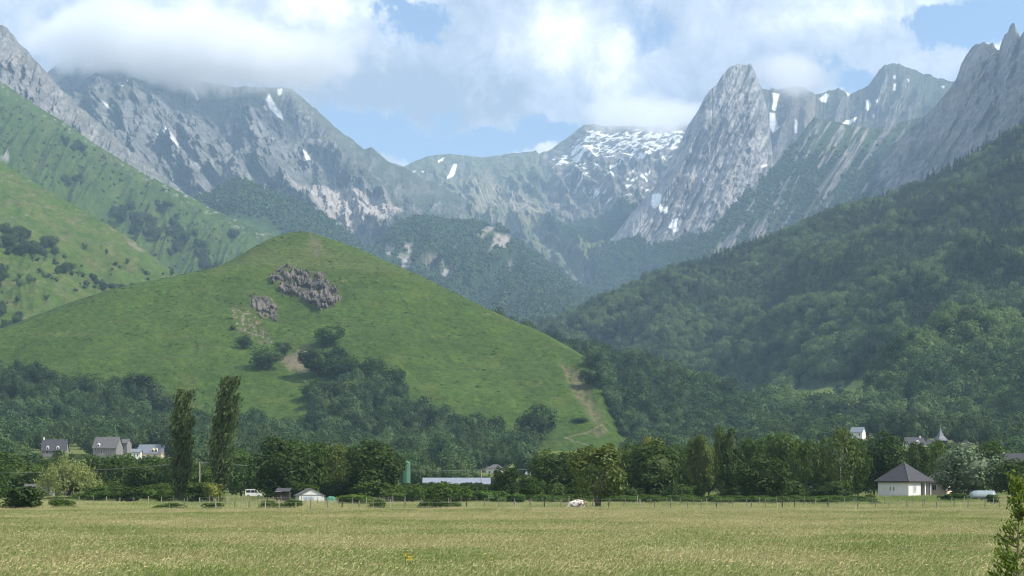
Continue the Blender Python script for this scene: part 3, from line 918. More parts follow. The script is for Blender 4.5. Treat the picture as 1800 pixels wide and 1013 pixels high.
CRAG = loft('needle_crags', 1440, 1890, 420, [([(1440, 430), (1890, 400)], [(1440, 4700), (1890, 2750)]), (CR_C, [(1440, 5300), (1700, 4150), (1890, 3350)])], [220], flat=.95, disp=crag_disp, crest_noise=(1.6, 9), paint=crag_paint, mat=MOUNT, label='jagged needle crags at the edge of the view')

# --- the long wooded mountainside
F_C = [(880, 612), (920, 592), (960, 576), (1000, 561), (1060, 536), (1120, 502), (1180, 484), (1250, 467), (1320, 442), (1400, 412), (1470, 382), (1540, 362), (1600, 337), (1660, 307), (1720, 277), (1760, 257), (1800, 237), (1900, 190)]


def slope_disp(L, X, Y, Z):
    return (32 * fbm(X / 230, Y / 260, 151, 3) + 30 * ridged((X + Y * .35) / 190, Y / 420, 152, 3)) * (.08 + .92 * L.edge) * (1 - .92 * np.exp(-((L.px - 1470) / 120) ** 2 - ((L.py - 715) / 62) ** 2))


CLEAR = [[(1406, 690), (1440, 687), (1468, 686), (1464, 704), (1410, 706)], [(1482, 690), (1500, 676), (1534, 680), (1520, 702), (1488, 704)]]


def slope_paint(L):
    C = blend(WOOD * .9, WOODL, sstep(-.3, .4, fbm(L.px / 14, L.py / 14, 153, 4)))
    cl = polys(L, CLEAR, 2.5, .25)
    C = lay(C, np.array((.16, .205, .045)), cl)
    L.wood = np.clip(1 - 1.5 * poly_in(L.px, L.py + 6, CLEAR[0], 5) - 1.5 * poly_in(L.px, L.py + 6, CLEAR[1], 5) - sum(poly_in(L.px, L.py - q, CLEAR[k], 5) for k in (0, 1) for q in (9, 18, 27)), 0, 1)
    return C


SLOPE = loft('wooded_mountainside', 880, 1900, 420, [([(880, 720), (1100, 750), (1300, 800), (1450, 830), (1900, 850)], [(880, 2150), (1200, 1850), (1350, 1350), (1450, 1000), (1900, 850)]), (F_C, [(880, 2400), (1300, 2600), (1900, 2350)])], [190], sm_x=4, disp=slope_disp, paint=slope_paint, mat=HILLM, label='long mountainside covered in mixed forest')

# --- wooded shoulder behind the knoll
SH_C = [(840, 560), (900, 576), (930, 590), (960, 598), (1000, 608), (1050, 622), (1100, 634), (1150, 654), (1200, 674), (1260, 694), (1330, 714), (1400, 757), (1470, 797), (1580, 830)]


def sh_disp(L, X, Y, Z):
    return 8 * fbm(X / 90, Y / 90, 161, 4) * (.1 + .9 * L.edge)


def sh_paint(L):
    C = blend(WOOD, WOODL, sstep(-.3, .4, fbm(L.px / 10, L.py / 10, 162, 4)))
    L.wood = np.ones(L.px.shape)
    return C


SHOULDER = loft('wooded_shoulder', 840, 1580, 300, [(870, [(840, 1330), (1060, 1200), (1120, 940), (1580, 850)]), (SH_C, [(840, 1480), (1100, 1360), (1300, 1200), (1580, 1000)])], [120], sm_x=4, disp=sh_disp, paint=sh_paint, mat=HILLM, label='wooded shoulder running down behind the knoll')

# ------------------------------------------------------------------ foliage
FO = {
    'dark': foliage('leaves_dark', (.030, .058, .010), (.046, .080, .014), .25, .30),
    'mid': foliage('leaves_mid', (.046, .088, .012), (.070, .114, .018), .30, .28),
    'bright': foliage('leaves_bright', (.070, .130, .026), (.085, .140, .030), .35, .35),
    'ochre': foliage('leaves_ochre', (.080, .118, .022), (.098, .132, .028), .30, .30),
    'silver': foliage('leaves_silver', (.140, .195, .105), (.155, .210, .115), .25, .35),
    'willow': foliage('leaves_willow', (.22, .26, .085), (.24, .275, .09), .35, .30),
    'poplar': foliage('leaves_poplar', (.078, .112, .040), (.090, .124, .046), .25, .50),
    'yellow': foliage('leaves_yellow', (.15, .17, .03), (.16, .18, .035), .35, .35),
    'young': foliage('leaves_young', (.11, .17, .025), (.13, .19, .03), .4, .45),
    'wood': foliage('leaves_wood', (.040, .086, .029), (.094, .146, .046), .22, .22, .012),
    'conifer': foliage('needles', (.034, .062, .028), (.062, .092, .036), .12, .28, .012),
    'light': foliage('leaves_light', (.096, .154, .046), (.126, .184, .058), .28, .22, .012),
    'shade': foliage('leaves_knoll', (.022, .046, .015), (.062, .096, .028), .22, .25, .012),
    'far': foliage('leaves_far', (.034, .070, .022), (.066, .106, .030), .15, .22, .01),
}
BARK = plain('bark', (.10, .085, .065), .9, .35, 6, .4)
BARK_PALE = plain('pale_bark', (.42, .40, .36), .8, .30, 8)


def unit(v):
    return v / (np.linalg.norm(v, axis=-1, keepdims=True) + 1e-9)


def leaf_quads(c, nrm, size, aspect=.6, axis=None, r=None):
    """one bent rhombus per leaf clump"""
    r = r or rng
    n_ = len(c)
    t = unit(r.normal(size=(n_, 3))) if axis is None else unit(axis + .35 * r.normal(size=(n_, 3)))
    b = unit(np.cross(nrm, t)); t = unit(np.cross(b, nrm)) if axis is None else t
    s = size[:, None]
    V = np.stack([c - t * s, c + b * s * aspect - nrm * s * .12, c + t * s, c - b * s * aspect - nrm * s * .12], 1)
    return V.reshape(-1, 3), np.arange(n_ * 4).reshape(-1, 4)


def blob_core(cx, cz, rx, rz, r, seg=9, rings=6):
    V = [];
    for i in range(rings + 1):
        ph = math.pi * i / rings
        for j in range(seg):
            th = 2 * math.pi * j / seg
            k = 1 + .18 * r.normal()
            V.append((cx + rx * k * math.sin(ph) * math.cos(th), rx * k * math.sin(ph) * math.sin(th), cz + rz * k * math.cos(ph)))
    V = np.array(V)
    i = np.arange((rings + 1) * seg).reshape(rings + 1, seg); j = np.roll(i, -1, 1)
    return V, np.stack([i[:-1], i[1:], j[1:], j[:-1]], -1).reshape(-1, 4)


def crown_broad(seed, n_, size, lobes=18, rx=.40, rz=.42, zc=.57, lob=(.12, .21), core=True, low=.0, jit=.34):
    """a crown one metre tall built from leaf clumps over many lobes"""
    r = np.random.default_rng(seed)
    C, N, S = [], [], []
    dirs = unit(r.normal(size=(lobes, 3)) + np.array((0, 0, .25)))
    lr = r.uniform(*lob, lobes)
    lc = dirs * np.array((rx, rx, rz)) * r.uniform(.62, .92, (lobes, 1)) + np.array((0, 0, zc))
    lc[:, 2] = np.maximum(lc[:, 2], .10 + lr * .6 - low)
    w = lr ** 2; w /= w.sum()
    k = r.choice(lobes, int(n_ * .78), p=w)
    d = unit(r.normal(size=(len(k), 3)) + .35 * dirs[k] + np.array((0, 0, .2)))
    C.append(lc[k] + d * lr[k][:, None] * r.uniform(.72, 1.08, (len(k), 1))); N.append(d)
    m = n_ - len(k)
    d2 = unit(r.normal(size=(m, 3))); C.append(d2 * np.array((rx, rx, rz)) * r.uniform(.6, .95, (m, 1)) + np.array((0, 0, zc))); N.append(d2)
    C = np.concatenate(C); N = np.concatenate(N)
    keep = C[:, 2] > .05 - low
    C, N = C[keep], N[keep]
    N = unit(N * .85 + .28 * np.array((0, 0, 1)) + jit * r.normal(size=N.shape))
    V, Fq = leaf_quads(C, N, size * r.uniform(.6, 1.35, len(C)), .62, r=r)
    if core:
        V2, F2 = blob_core(0, zc, rx * .66, rz * .68, r)
        return np.concatenate([V, V2]), np.concatenate([Fq, F2 + len(V)])
    return V, Fq


def crown_poplar(seed, n_, size, lean=.10):
    r = np.random.default_rng(seed)
    plumes = 46
    z0 = r.uniform(.05, .86, plumes); th = r.uniform(0, 2 * math.pi, plumes)
    prof = lambda z: np.interp(z, [0, .08, .3, .6, .85, 1.0], [.03, .075, .105, .105, .075, .02])
    k = r.integers(0, plumes, n_)
    t = r.uniform(0, 1, n_)
    z = z0[k] + t * .17
    rad = prof(z0[k]) * (.55 + .6 * t) * r.uniform(.6, 1.1, n_)
    x = rad * np.cos(th[k] + .5 * r.normal(size=n_)) + lean * np.clip(z - .3, 0, 1) ** 1.6 + .03 * t
    y = rad * np.sin(th[k] + .5 * r.normal(size=n_))
    C = np.stack([x, y, z], 1) + .010 * r.normal(size=(n_, 3))
    C = C[C[:, 2] < 1.0]
    N = unit(np.stack([np.cos(th[k][:len(C)]), np.sin(th[k][:len(C)]) - .3, .25 + 0 * th[k][:len(C)]], 1) + .7 * r.normal(size=C.shape))
    V, Fq = leaf_quads(C, N, size * r.uniform(.6, 1.4, len(C)), .42, axis=np.tile(np.array((.55, 0, .85)), (len(C), 1)), r=r)
    return V, Fq


def crown_willow(seed, n_, size):
    r = np.random.default_rng(seed)
    st = 150
    th = r.uniform(0, 2 * math.pi, st); rr = .5 * np.sqrt(r.uniform(.05, 1, st))
    top = .97 - .62 * (rr / .5) ** 2.2 + .08 * r.normal(size=st)
    ln = r.uniform(.22, .55, st)
    k = r.integers(0, st, n_); t = r.uniform(0, 1, n_)
    z = np.maximum(top[k] - ln[k] * t, .03 + .05 * r.uniform(size=n_))
    C = np.stack([rr[k] * np.cos(th[k]), rr[k] * np.sin(th[k]), z], 1) + np.array((.028, .028, .02)) * r.normal(size=(n_, 3))
    N = unit(np.stack([np.cos(th[k]), np.sin(th[k]), .5 + 0 * z], 1) + .6 * r.normal(size=C.shape))
    V, Fq = leaf_quads(C, N, size * r.uniform(.6, 1.4, n_), .40, axis=np.tile(np.array((.1, 0, -1.0)), (n_, 1)), r=r)
    V2, F2 = blob_core(0, .5, .26, .3, r)
    return np.concatenate([V, V2]), np.concatenate([Fq, F2 + len(V)])


def crown_conifer(seed, n_, size, w=.17):
    r = np.random.default_rng(seed)
    z = 1 - np.sqrt(r.uniform(0, 1, n_)) * .93
    tier = np.floor(z * 16) / 16; fr = (z - tier) * 16
    rad = w * (1 - z) ** .85 * (1.05 - .35 * fr) * r.uniform(.55, 1.1, n_) + .008
    th = r.uniform(0, 2 * math.pi, n_)
    C = np.stack([rad * np.cos(th), rad * np.sin(th), z], 1)
    N = unit(np.stack([np.cos(th), np.sin(th), .8 + 0 * z], 1) + .35 * r.normal(size=C.shape))
    ax = np.stack([np.cos(th), np.sin(th), -.45 + 0 * z], 1)
    return leaf_quads(C, N, size * r.uniform(.6, 1.3, n_) * (.55 + (1 - z)), .5, axis=ax, r=r)


def trunk_mesh(seed, r0=.022, top=.6, limbs=6, spread=.25, mat=None, multi=1, name='trunk'):
    r = np.random.default_rng(seed); b = MB()
    for s in range(multi):
        a = 2 * math.pi * s / multi + .4; sp = .0 if multi == 1 else .12
        o = Vector((math.cos(a) * .012 * (multi > 1), math.sin(a) * .012 * (multi > 1), 0))
        pts = [o + Vector((math.cos(a) * sp * t + .012 * r.normal(), math.sin(a) * sp * t + .012 * r.normal(), top * t)) for t in (0, .15, .4, .7, 1)]
        pts[0] = o + Vector((0, 0, -.03))
        q = r0 / (1 if multi == 1 else 1.5)
        b.tube(pts, [q * 1.35, q, q * .8, q * .55, q * .2], 7)
        for l in range(limbs):
            t = r.uniform(.3, .9); p = pts[1].lerp(pts[4], t); th = r.uniform(0, 6.28)
            e = p + Vector((math.cos(th) * spread, math.sin(th) * spread, r.uniform(.08, .22)))
            b.tube([p, p.lerp(e, .5) + Vector((0, 0, .02)), e], [q * .45, q * .3, q * .08], 5)
    return b.mesh(name, mat or BARK, True)


CROWNS = {}
for i in range(5):
    CROWNS['round%d' % i] = np_mesh('crown', *crown_broad(100 + i, 3800, .028, 24 + i, .44, .46, .52), FO['dark'])
for i in range(3):
    CROWNS['tall%d' % i] = np_mesh('crown', *crown_broad(120 + i, 3300, .024, 24, .33, .46, .53, (.08, .16)), FO['mid'])
for i in range(3):
    CROWNS['loose%d' % i] = np_mesh('crown', *crown_broad(130 + i, 2300, .028, 26, .40, .42, .57, (.08, .16), core=False), FO['mid'])
CROWNS['poplar0'] = np_mesh('crown', *crown_poplar(140, 4200, .020, .07), FO['poplar'])
CROWNS['poplar1'] = np_mesh('crown', *crown_poplar(141, 4600, .019, .13), FO['poplar'])
CROWNS['willow0'] = np_mesh('crown', *crown_willow(142, 4200, .030), FO['willow'])
for i in range(4):
    CROWNS['bush%d' % i] = np_mesh('crown', *crown_broad(150 + i, 1300, .055, 14, .46, .46, .45, (.16, .28), low=.1), FO['mid'])
for i in range(4):
    CROWNS['small%d' % i] = np_mesh('crown', *crown_broad(160 + i, 1500, .040, 16, .44, .42, .55, (.14, .24)), FO['wood'])
TRUNKS = {
    'round': [trunk_mesh(1), trunk_mesh(2)], 'tall': [trunk_mesh(3, .018, .75, 8, .14)], 'loose': [trunk_mesh(4, .016, .72, 10, .22)],
    'poplar': [trunk_mesh(5, .016, .85, 10, .05)], 'willow': [trunk_mesh(6, .03, .6, 8, .3)], 'bush': [trunk_mesh(7, .02, .4, 8, .25, None, 3, 'stem')],
    'small': [trunk_mesh(8, .022, .55, 5, .22)], 'multi': [trunk_mesh(9, .018, .6, 5, .2, None, 5)], 'birch': [trunk_mesh(10, .012, .9, 8, .12, BARK_PALE)],
}


def plant(name, kind, colr, loc, w, h, label, cat='tree', group=None, trunk=None, rz=None):
    """one tree or bush: an Empty at its foot with trunk and crown"""
    keys = [k for k in CROWNS if k.startswith(kind)]
    o = empty(name, loc, random.uniform(0, 6.28) if rz is None else rz, label, cat, group)
    o.scale = (w, w, h)
    c = bpy.data.objects.new('foliage' if kind == 'bush' else 'crown', CROWNS[random.choice(keys)]); link(c, o)
    c.material_slots[0].link = 'OBJECT'; c.material_slots[0].material = FO[colr]
    t = bpy.data.objects.new('stem' if kind == 'bush' else 'trunk', random.choice(TRUNKS[trunk or kind])); link(t, o)
    return o


POP = {'poplar': 3.5}


def plant_at(name, kind, colr, px, top, width, d, label, cat='tree', group=None, trunk=None, rz=None, z0=None):
    x = (px - CX) / F * d
    z = zgf(x, d) if z0 is None else z0
    h = CH + (HY - top) / F * d - z
    return plant(name, kind, colr, (x, d, z - .05), width / F * d / .92 * POP.get(kind[:6], 1.0), h / .98, label, cat, group, trunk, rz)


# ------------------------------------------------------------------ woods drawn as one mass
def scatter_points(L, mask, spacing, seed, zmin_edge=0.0):
    r = np.random.default_rng(seed)
    P = L.P[:L.nf]
    a = P[1:, :-1] - P[:-1, :-1]; b = P[:-1, 1:] - P[:-1, :-1]
    area = np.abs(a[..., 0] * b[..., 1] - a[..., 1] * b[..., 0])
    w = (area * mask[:-1, :-1]).ravel()
    n_ = int(w.sum() / spacing ** 2)
    # systematic sampling keeps the trees evenly spread
    cs = np.cumsum(w); u = (np.arange(n_) + r.uniform(0, 1, n_)) / n_ * cs[-1]
    k = np.searchsorted(cs, u); k = np.clip(k, 0, len(w) - 1)
    i, j = np.unravel_index(k, area.shape)
    s, t = r.uniform(0, 1, (2, n_, 1))
    pts = P[i, j] + a[i, j] * s + b[i, j] * t
    return pts, L.px[i, j], L.py[i, j], i, j


def scatter(name, pts, scl, vi, protos, label, rots=None):
    me = bpy.data.meshes.new(name)
    me.vertices.add(len(pts)); me.vertices.foreach_set('co', np.asarray(pts, np.float32).ravel())
    def attr(nm, typ, v, key='value'):
        a = me.attributes.new(nm, typ, 'POINT'); a.data.foreach_set(key, np.asarray(v).ravel())
    attr('size', 'FLOAT_VECTOR', np.asarray(scl, np.float32), 'vector')
    rr = np.random.default_rng(5)
    rot = np.zeros((len(pts), 3), np.float32); rot[:, 2] = rr.uniform(0, 6.28, len(pts)) if rots is None else rots
    attr('turn', 'FLOAT_VECTOR', rot, 'vector'); attr('which', 'INT', np.asarray(vi, np.int32))
    o = link(bpy.data.objects.new(name, me)); tag(o, label, kind='stuff')
    ng = bpy.data.node_groups.new(name, 'GeometryNodeTree')
    ng.interface.new_socket('Geometry', in_out='INPUT', socket_type='NodeSocketGeometry')
    ng.interface.new_socket('Geometry', in_out='OUTPUT', socket_type='NodeSocketGeometry')
    N, K = ng.nodes, ng.links
    gi = N.new('NodeGroupInput'); go = N.new('NodeGroupOutput'); ip = N.new('GeometryNodeInstanceOnPoints'); jg = N.new('GeometryNodeJoinGeometry')
    K.new(gi.outputs[0], ip.inputs['Points'])
    for p in reversed(protos):
        oi = N.new('GeometryNodeObjectInfo'); oi.inputs['Object'].default_value = p; oi.inputs['As Instance'].default_value = True
        K.new(oi.outputs['Geometry'], jg.inputs[0])
    K.new(jg.outputs[0], ip.inputs['Instance']); ip.inputs['Pick Instance'].default_value = True
    for nm, typ, sock in (('which', 'INT', 'Instance Index'), ('turn', 'FLOAT_VECTOR', 'Rotation'), ('size', 'FLOAT_VECTOR', 'Scale')):
        na = N.new('GeometryNodeInputNamedAttribute'); na.data_type = typ; na.inputs['Name'].default_value = nm
        K.new(na.outputs[0], ip.inputs[sock])
    K.new(ip.outputs[0], go.inputs[0])
    md = o.modifiers.new('scatter', 'NODES'); md.node_group = ng
    return o


def proto(name, V, Fq, mat):
    return bpy.data.objects.new(name, np_mesh(name, V, Fq, mat))


PR_BROAD = [proto('woodland_tree', *crown_broad(200 + i, 850, .046, 15, .46, .44, .54, (.15, .27), low=.1, jit=.24), FO['wood']) for i in range(6)]
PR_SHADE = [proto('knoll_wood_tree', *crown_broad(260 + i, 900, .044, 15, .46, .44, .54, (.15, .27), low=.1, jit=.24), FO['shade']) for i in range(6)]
PR_LIGHT = [proto('pale_woodland_tree', *crown_broad(270 + i, 850, .046, 15, .46, .44, .54, (.15, .27), low=.1, jit=.24), FO['light']) for i in range(3)]
PR_CON = [proto('conifer', *crown_conifer(220 + i, 320, .075), FO['conifer']) for i in range(3)]
PR_FAR = [proto('far_tree', *crown_broad(230 + i, 60, .17, 7, .46, .46, .5, (.2, .3), low=.2, jit=.15), FO['far']) for i in range(4)]


def tree_sizes(n_, r, h=(10, 16), w=(.75, 1.05)):
    hh = r.uniform(*h, n_); ww = hh * r.uniform(*w, n_)
    return np.stack([ww, ww, hh], 1)


_r = np.random.default_rng(33)
# the mountainside: broadleaf with bands of conifers
pts, ppx, ppy, _i, _j = scatter_points(SLOPE, SLOPE.wood, 8.2, 1)
band = sstep(.05, .2, fbm(ppx / 190, (ppy + .42 * ppx) / 60, 301, 3) + .10 * (poly_in(ppx, ppy, [(1330, 500), (1480, 440), (1560, 520), (1540, 600), (1420, 590)], 30) + poly_in(ppx, ppy, [(1560, 470), (1800, 420), (1850, 560), (1640, 600)], 30)))
con = _r.uniform(size=len(pts)) < band * .85 * sstep(660, 610, ppy)
scl = tree_sizes(len(pts), _r, (9, 19), (.72, 1.12)) * np.interp(pts[:, 1], [900, 2400], [1.08, .9])[:, None]; scl[con] = np.stack([np.ones(con.sum())] * 3, 1) * _r.uniform(15, 23, (con.sum(), 1))
hue = fbm(pts[:, 0] / 60, pts[:, 1] / 90, 303, 4, .65) + .22 * _r.normal(size=len(pts))
vi = _r.integers(0, 6, len(pts)); vi = np.where(hue > .22, 9 + _r.integers(0, 3, len(pts)), vi); vi = np.where(hue < -.16, 12 + _r.integers(0, 6, len(pts)), vi); vi[con] = 6 + _r.integers(0, 3, con.sum())
near_clear = sum(sstep(8, 0, np.abs(ppx - (q[0] + q[1]) / 2) - (q[1] - q[0]) / 2) * (ppy > 676) * sstep(785, 750, ppy) for q in ((1404, 1470), (1480, 1536)))
scl = scl * (1 - .80 * np.clip(near_clear, 0, 1))[:, None]
pts[:, 2] -= .6
scatter('forest', pts, scl, vi, PR_BROAD + PR_CON + PR_LIGHT + PR_SHADE, 'mixed forest over the long mountainside')
NTREES = len(pts)
# the shoulder behind the knoll
pts, ppx, ppy, _i, _j = scatter_points(SHOULDER, SHOULDER.wood, 7.6, 2)
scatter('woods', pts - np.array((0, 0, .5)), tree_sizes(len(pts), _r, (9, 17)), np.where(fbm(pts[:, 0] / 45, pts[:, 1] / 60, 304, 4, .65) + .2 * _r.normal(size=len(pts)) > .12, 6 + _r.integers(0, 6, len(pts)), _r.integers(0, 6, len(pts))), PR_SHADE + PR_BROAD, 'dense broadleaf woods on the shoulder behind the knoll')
# far woods
for L, nm, sp, lb in ((SPUR, 'spur_forest', 10, 'beech forest on the spur under the grey massif'), (MIDR, 'ridge_forest', 10, 'forest on the ridge torn by landslips'), (BACK, 'valley_forest', 12, 'woods in the bowl below the limestone peak'), (BUT, 'scrub_woods', 15, 'scrubby woods between the rock ribs'), (PEAK, 'foot_forest', 11, 'forest along the foot of the limestone peak')):
    pts, ppx, ppy, _i, _j = scatter_points(L, np.clip(L.wood, 0, 1) ** 2, sp, 3)
    scatter(nm, pts, tree_sizes(len(pts), _r, (9, 15), (.9, 1.25)), _r.integers(0, 4, len(pts)), PR_FAR, lb); NTREES += len(pts)
# scattered shrubs and far trees of the green mountainside

# bracken and tussocks give the open face of the knoll its nap
PR_T = [proto('tussock', *crown_broad(250 + i, 40, .24, 5, .5, .34, .26, (.2, .35), core=False, low=.4, jit=.28), foliage('bracken_%d' % i, (.060, .100, .013), (.082, .118, .020), .35, .15, .01)) for i in range(3)]
_m = np.clip(1 - 2 * polys(KNOLL, [OUTCROP, GULLY], 4) - poly_in(KNOLL.px, KNOLL.py, [(492, 632), (540, 612), (560, 625), (540, 652), (510, 655)], 5), 0, 1) * (.35 + .65 * sstep(-.35, .35, fbm(KNOLL.px / 15, KNOLL.py / 8, 401, 4, .6)))
pts, ppx, ppy, _i, _j = scatter_points(KNOLL, _m ** 2, 6.0, 8)
_s = _r.uniform(.8, 1.9, len(pts)) * (.8 + .5 * sstep(-.3, .4, fbm(pts[:, 0] / 25, pts[:, 1] / 25, 402, 3)))
scatter('bracken', pts - np.array((0, 0, .1)), np.stack([_s * 1.2, _s * 1.2, _s * .19], 1), _r.integers(0, 3, len(pts)), PR_T, 'bracken and grass tussocks over the green knoll')

# ------------------------------------------------------------------ buildings
WHITE = plain('white_render', (.74, .73, .70), .9, .06, 1.2)
CREAM = plain('cream_render', (.66, .56, .42), .9, .08, 1.2)
GREYW = plain('grey_render', (.22, .21, .205), .9, .12, 1.0)
SLATE = plain('slate', (.062, .060, .068), .75, .22, 2.5, .2, spec=.2)
SLATE_B = plain('blue_slate', (.17, .19, .215), .6, .15, 2.0, .2)
SLATE_W = plain('weathered_slate', (.115, .108, .110), .8, .22, 1.6, .3)
FRAME = plain('white_paint', (.78, .78, .77), .5, .03)
SHUT = plain('grey_shutter', (.42, .42, .43), .6, .05)
WOODM = plain('weathered_wood', (.20, .17, .135), .9, .3, 5, .3)
WOODP = plain('pale_wood', (.36, .32, .26), .9, .25, 5, .3)
DARKW = plain('dark_timber', (.05, .042, .036), .9, .2, 5)
GLASS = plain('window_glass', (.025, .03, .035), .12, .05, 3, spec=.5)
METAL = plain('galvanised_steel', (.42, .44, .46), .45, .1, 3, metallic=.6)
RUBBER = plain('rubber', (.02, .02, .02), .85, .1)
BARNROOF = plain('barn_roof_sheet', (.215, .24, .285), .55, .07, .8)
SILO_G = plain('green_silo_paint', (.10, .235, .145), .45, .10, 1.0)
TARP_G = plain('green_tarpaulin', (.06, .20, .13), .6, .15, 3, .3)
DOOR_B = plain('pale_blue_door', (.42, .50, .58), .6, .06)
TUNNEL = plain('tunnel_film', (.24, .30, .31), .35, .06, 1.5)
LEAD = plain('lead_grey', (.17, .175, .195), .6, .12, 2)


def part(name, mb, mat, parent, **k): return mb.build(name, mat, parent, **k)


def window(root, x, y, z, w, h, shutter=False, name='window', mat=None, face=0, pane=True):
    """a framed window on a wall; (x,y,z) is its centre on the wall, face the angle of the outward normal from -y"""
    f = .07 if w > .5 else .05
    m = MB().box(-w / 2, -w / 2 + f, -.05, .06, -h / 2, h / 2).box(w / 2 - f, w / 2, -.05, .06, -h / 2, h / 2).box(-w / 2 + f, w / 2 - f, -.05, .06, h / 2 - f, h / 2).box(-w / 2 + f, w / 2 - f, -.07, .06, -h / 2, -h / 2 + f)
    if pane and not shutter: m.box(-.02, .02, -.03, .05, -h / 2 + f, h / 2 - f)
    o = part(name, m, mat or FRAME, root, loc=(x, y, z), rz=face)
    p = MB()
    if shutter:
        for i in range(6):
            zz = -h / 2 + f + (h - 2 * f) * i / 6
            p.box(-w / 2 + f, w / 2 - f, -.035, -.005, zz + .01, zz + (h - 2 * f) / 6 - .01)
        part('shutter', p, SHUT, o)
    else:
        p.box(-w / 2 + f, w / 2 - f, -.015, .01, -h / 2 + f, h / 2 - f); part('pane', p, GLASS, o)
    return o


def gable_walls(w, d, wh, rh):
    a, b = w / 2, d / 2
    v = [(-a, -b, -1), (a, -b, -1), (a, b, -1), (-a, b, -1), (-a, -b, wh), (a, -b, wh), (a, b, wh), (-a, b, wh), (-a, 0, wh + rh - .06), (a, 0, wh + rh - .06)]
    return MB().add(v, [(0, 1, 5, 4), (2, 3, 7, 6), (1, 2, 6, 9, 5), (3, 0, 4, 8, 7), (0, 3, 2, 1), (4, 5, 9, 8), (6, 7, 8, 9)])


def gable_roof(w, d, wh, rh, over=.35, th=.14):
    a, b = w / 2 + over, d / 2
    sl = rh / b; oy = b + over; oz = wh - over * sl
    m = MB()
    for s in (-1, 1):
        v = [(-a, s * oy, oz), (a, s * oy, oz), (a, 0, wh + rh), (-a, 0, wh + rh)]
        v += [(x, y, z + th) for x, y, z in v]
        q = [(0, 1, 2, 3), (4, 7, 6, 5), (0, 4, 5, 1), (1, 5, 6, 2), (2, 6, 7, 3), (3, 7, 4, 0)]
        m.add(v, q if s < 0 else [tuple(reversed(f)) for f in q])
    return m


def hip_roof(w, d, wh, rh, over=.4, th=.12, ridge=0.0):
    a, b = w / 2 + over, d / 2 + over
    v = [(-a, -b, wh), (a, -b, wh), (a, b, wh), (-a, b, wh)]
    v += [(x, y, z + th) for x, y, z in v]
    m = MB()
    if ridge > 0:
        v += [(-ridge / 2, 0, wh + rh), (ridge / 2, 0, wh + rh)]
        return m.add(v, [(3, 2, 1, 0), (0, 1, 5, 4), (1, 2, 6, 5), (2, 3, 7, 6), (3, 0, 4, 7), (4, 5, 9, 8), (5, 6, 9), (6, 7, 8, 9), (7, 4, 8)])
    v += [(0, 0, wh + rh)]
    return m.add(v, [(3, 2, 1, 0), (0, 1, 5, 4), (1, 2, 6, 5), (2, 3, 7, 6), (3, 0, 4, 7), (4, 5, 8), (5, 6, 8), (6, 7, 8), (7, 4, 8)])


def chimney(root, x, y, z0, z1, s=.55, mat=None):
    o = part('chimney', MB().box(x - s / 2, x + s / 2, y - s / 2, y + s / 2, z0, z1).box(x - s / 2 - .06, x + s / 2 + .06, y - s / 2 - .06, y + s / 2 + .06, z1 + .003, z1 + .12), mat or WHITE, root)
    part('chimney_pot', MB().tube([(x, y, z1 + .12), (x, y, z1 + .45)], .11, 8), plain('clay_pot', (.35, .16, .09), .9), o)
    return o


def house(name, px, ridge_py, d, w, dep, wh, rh, rz, label, walls, roof, wins=(), chim=(), hip=None, cat='house', dormers=()):
    """placed so that its ridge stands at ridge_py; the walls reach down into the ground"""
    x = (px - CX) / F * d
    zt = CH + (HY - ridge_py) / F * d - wh - rh - .14
    o = empty(name, (x, d, zt), rz, label, cat)
    part('wall', gable_walls(w, dep, wh, rh) if hip is None else MB().box(-w / 2, w / 2, -dep / 2, dep / 2, -1, wh - .02), walls, o)
    part('roof', gable_roof(w, dep, wh, rh) if hip is None else hip_roof(w, dep, wh, rh, ridge=hip), roof, o)
    for wx, wz, ww, hh in wins: window(o, wx, -dep / 2, wz, ww, hh)
    for cx, cz in chim: chimney(o, cx, 0.0, wh + rh - .5, wh + rh + cz)
    for dx in dormers:
        dm = MB().add([(dx - .55, -dep / 2 + .25, wh + .3), (dx + .55, -dep / 2 + .25, wh + .3), (dx + .55, -dep / 2 + .25, wh + 1.35), (dx, -dep / 2 + .25, wh + 1.9), (dx - .55, -dep / 2 + .25, wh + 1.35),
                       (dx - .55, 0, wh + 1.0), (dx + .55, 0, wh + 1.0), (dx + .55, 0, wh + 1.35), (dx, 0, wh + 1.9), (dx - .55, 0, wh + 1.35)],
                      [(0, 1, 2, 3, 4), (0, 4, 9, 5), (1, 6, 7, 2), (2, 7, 8, 3), (3, 8, 9, 4)])
        k = part('dormer', dm, walls if walls is not GREYW else FRAME, o)
        part('dormer_pane', MB().box(dx - .32, dx + .32, -dep / 2 + .22, -dep / 2 + .24, wh + .5, wh + 1.25), GLASS, k)
    return o


# the white house under a pyramid roof
hx_, hy_ = (1597 - CX) / F * 284, 284.0
th = R(49.5); S = 6.2
# local frame: front corner at the origin of the two visible walls; left wall runs back to the west, right wall back to the east
cx_, cy_ = hx_ + (-math.cos(th) + math.sin(th)) * S / 2, hy_ + (math.sin(th) + math.cos(th)) * S / 2
hz0 = CH + (HY - 873) / F * 284
H = empty('pyramid_roof_house', (cx_, cy_, hz0), -th, 'white house with a dark pyramid roof at the meadow edge', 'house')
WH = 2.38
a = S / 2
part('wall', MB().box(-a, a, -a, -a + .3, -.8, WH).box(-a, -a + .3, -a + .3, a, -.8, WH).box(-a + .3, a, a - .3, a, -.8, WH).box(a - .3, a, -a + .3, -a + 3.3, -.8, WH).box(a - 2.2, a - 1.9, -a + 3.3, a - .3, -.8, WH), WHITE, H)
part('roof', hip_roof(S, S, WH + .02, 3.25, .42, .14), SLATE, H)
part('fascia', MB().box(-a - .44, a + .44, -a - .44, -a - .425, WH - .06, WH + .15).box(a + .425, a + .44, -a - .42, a + .44, WH - .06, WH + .15), DARKW, H)
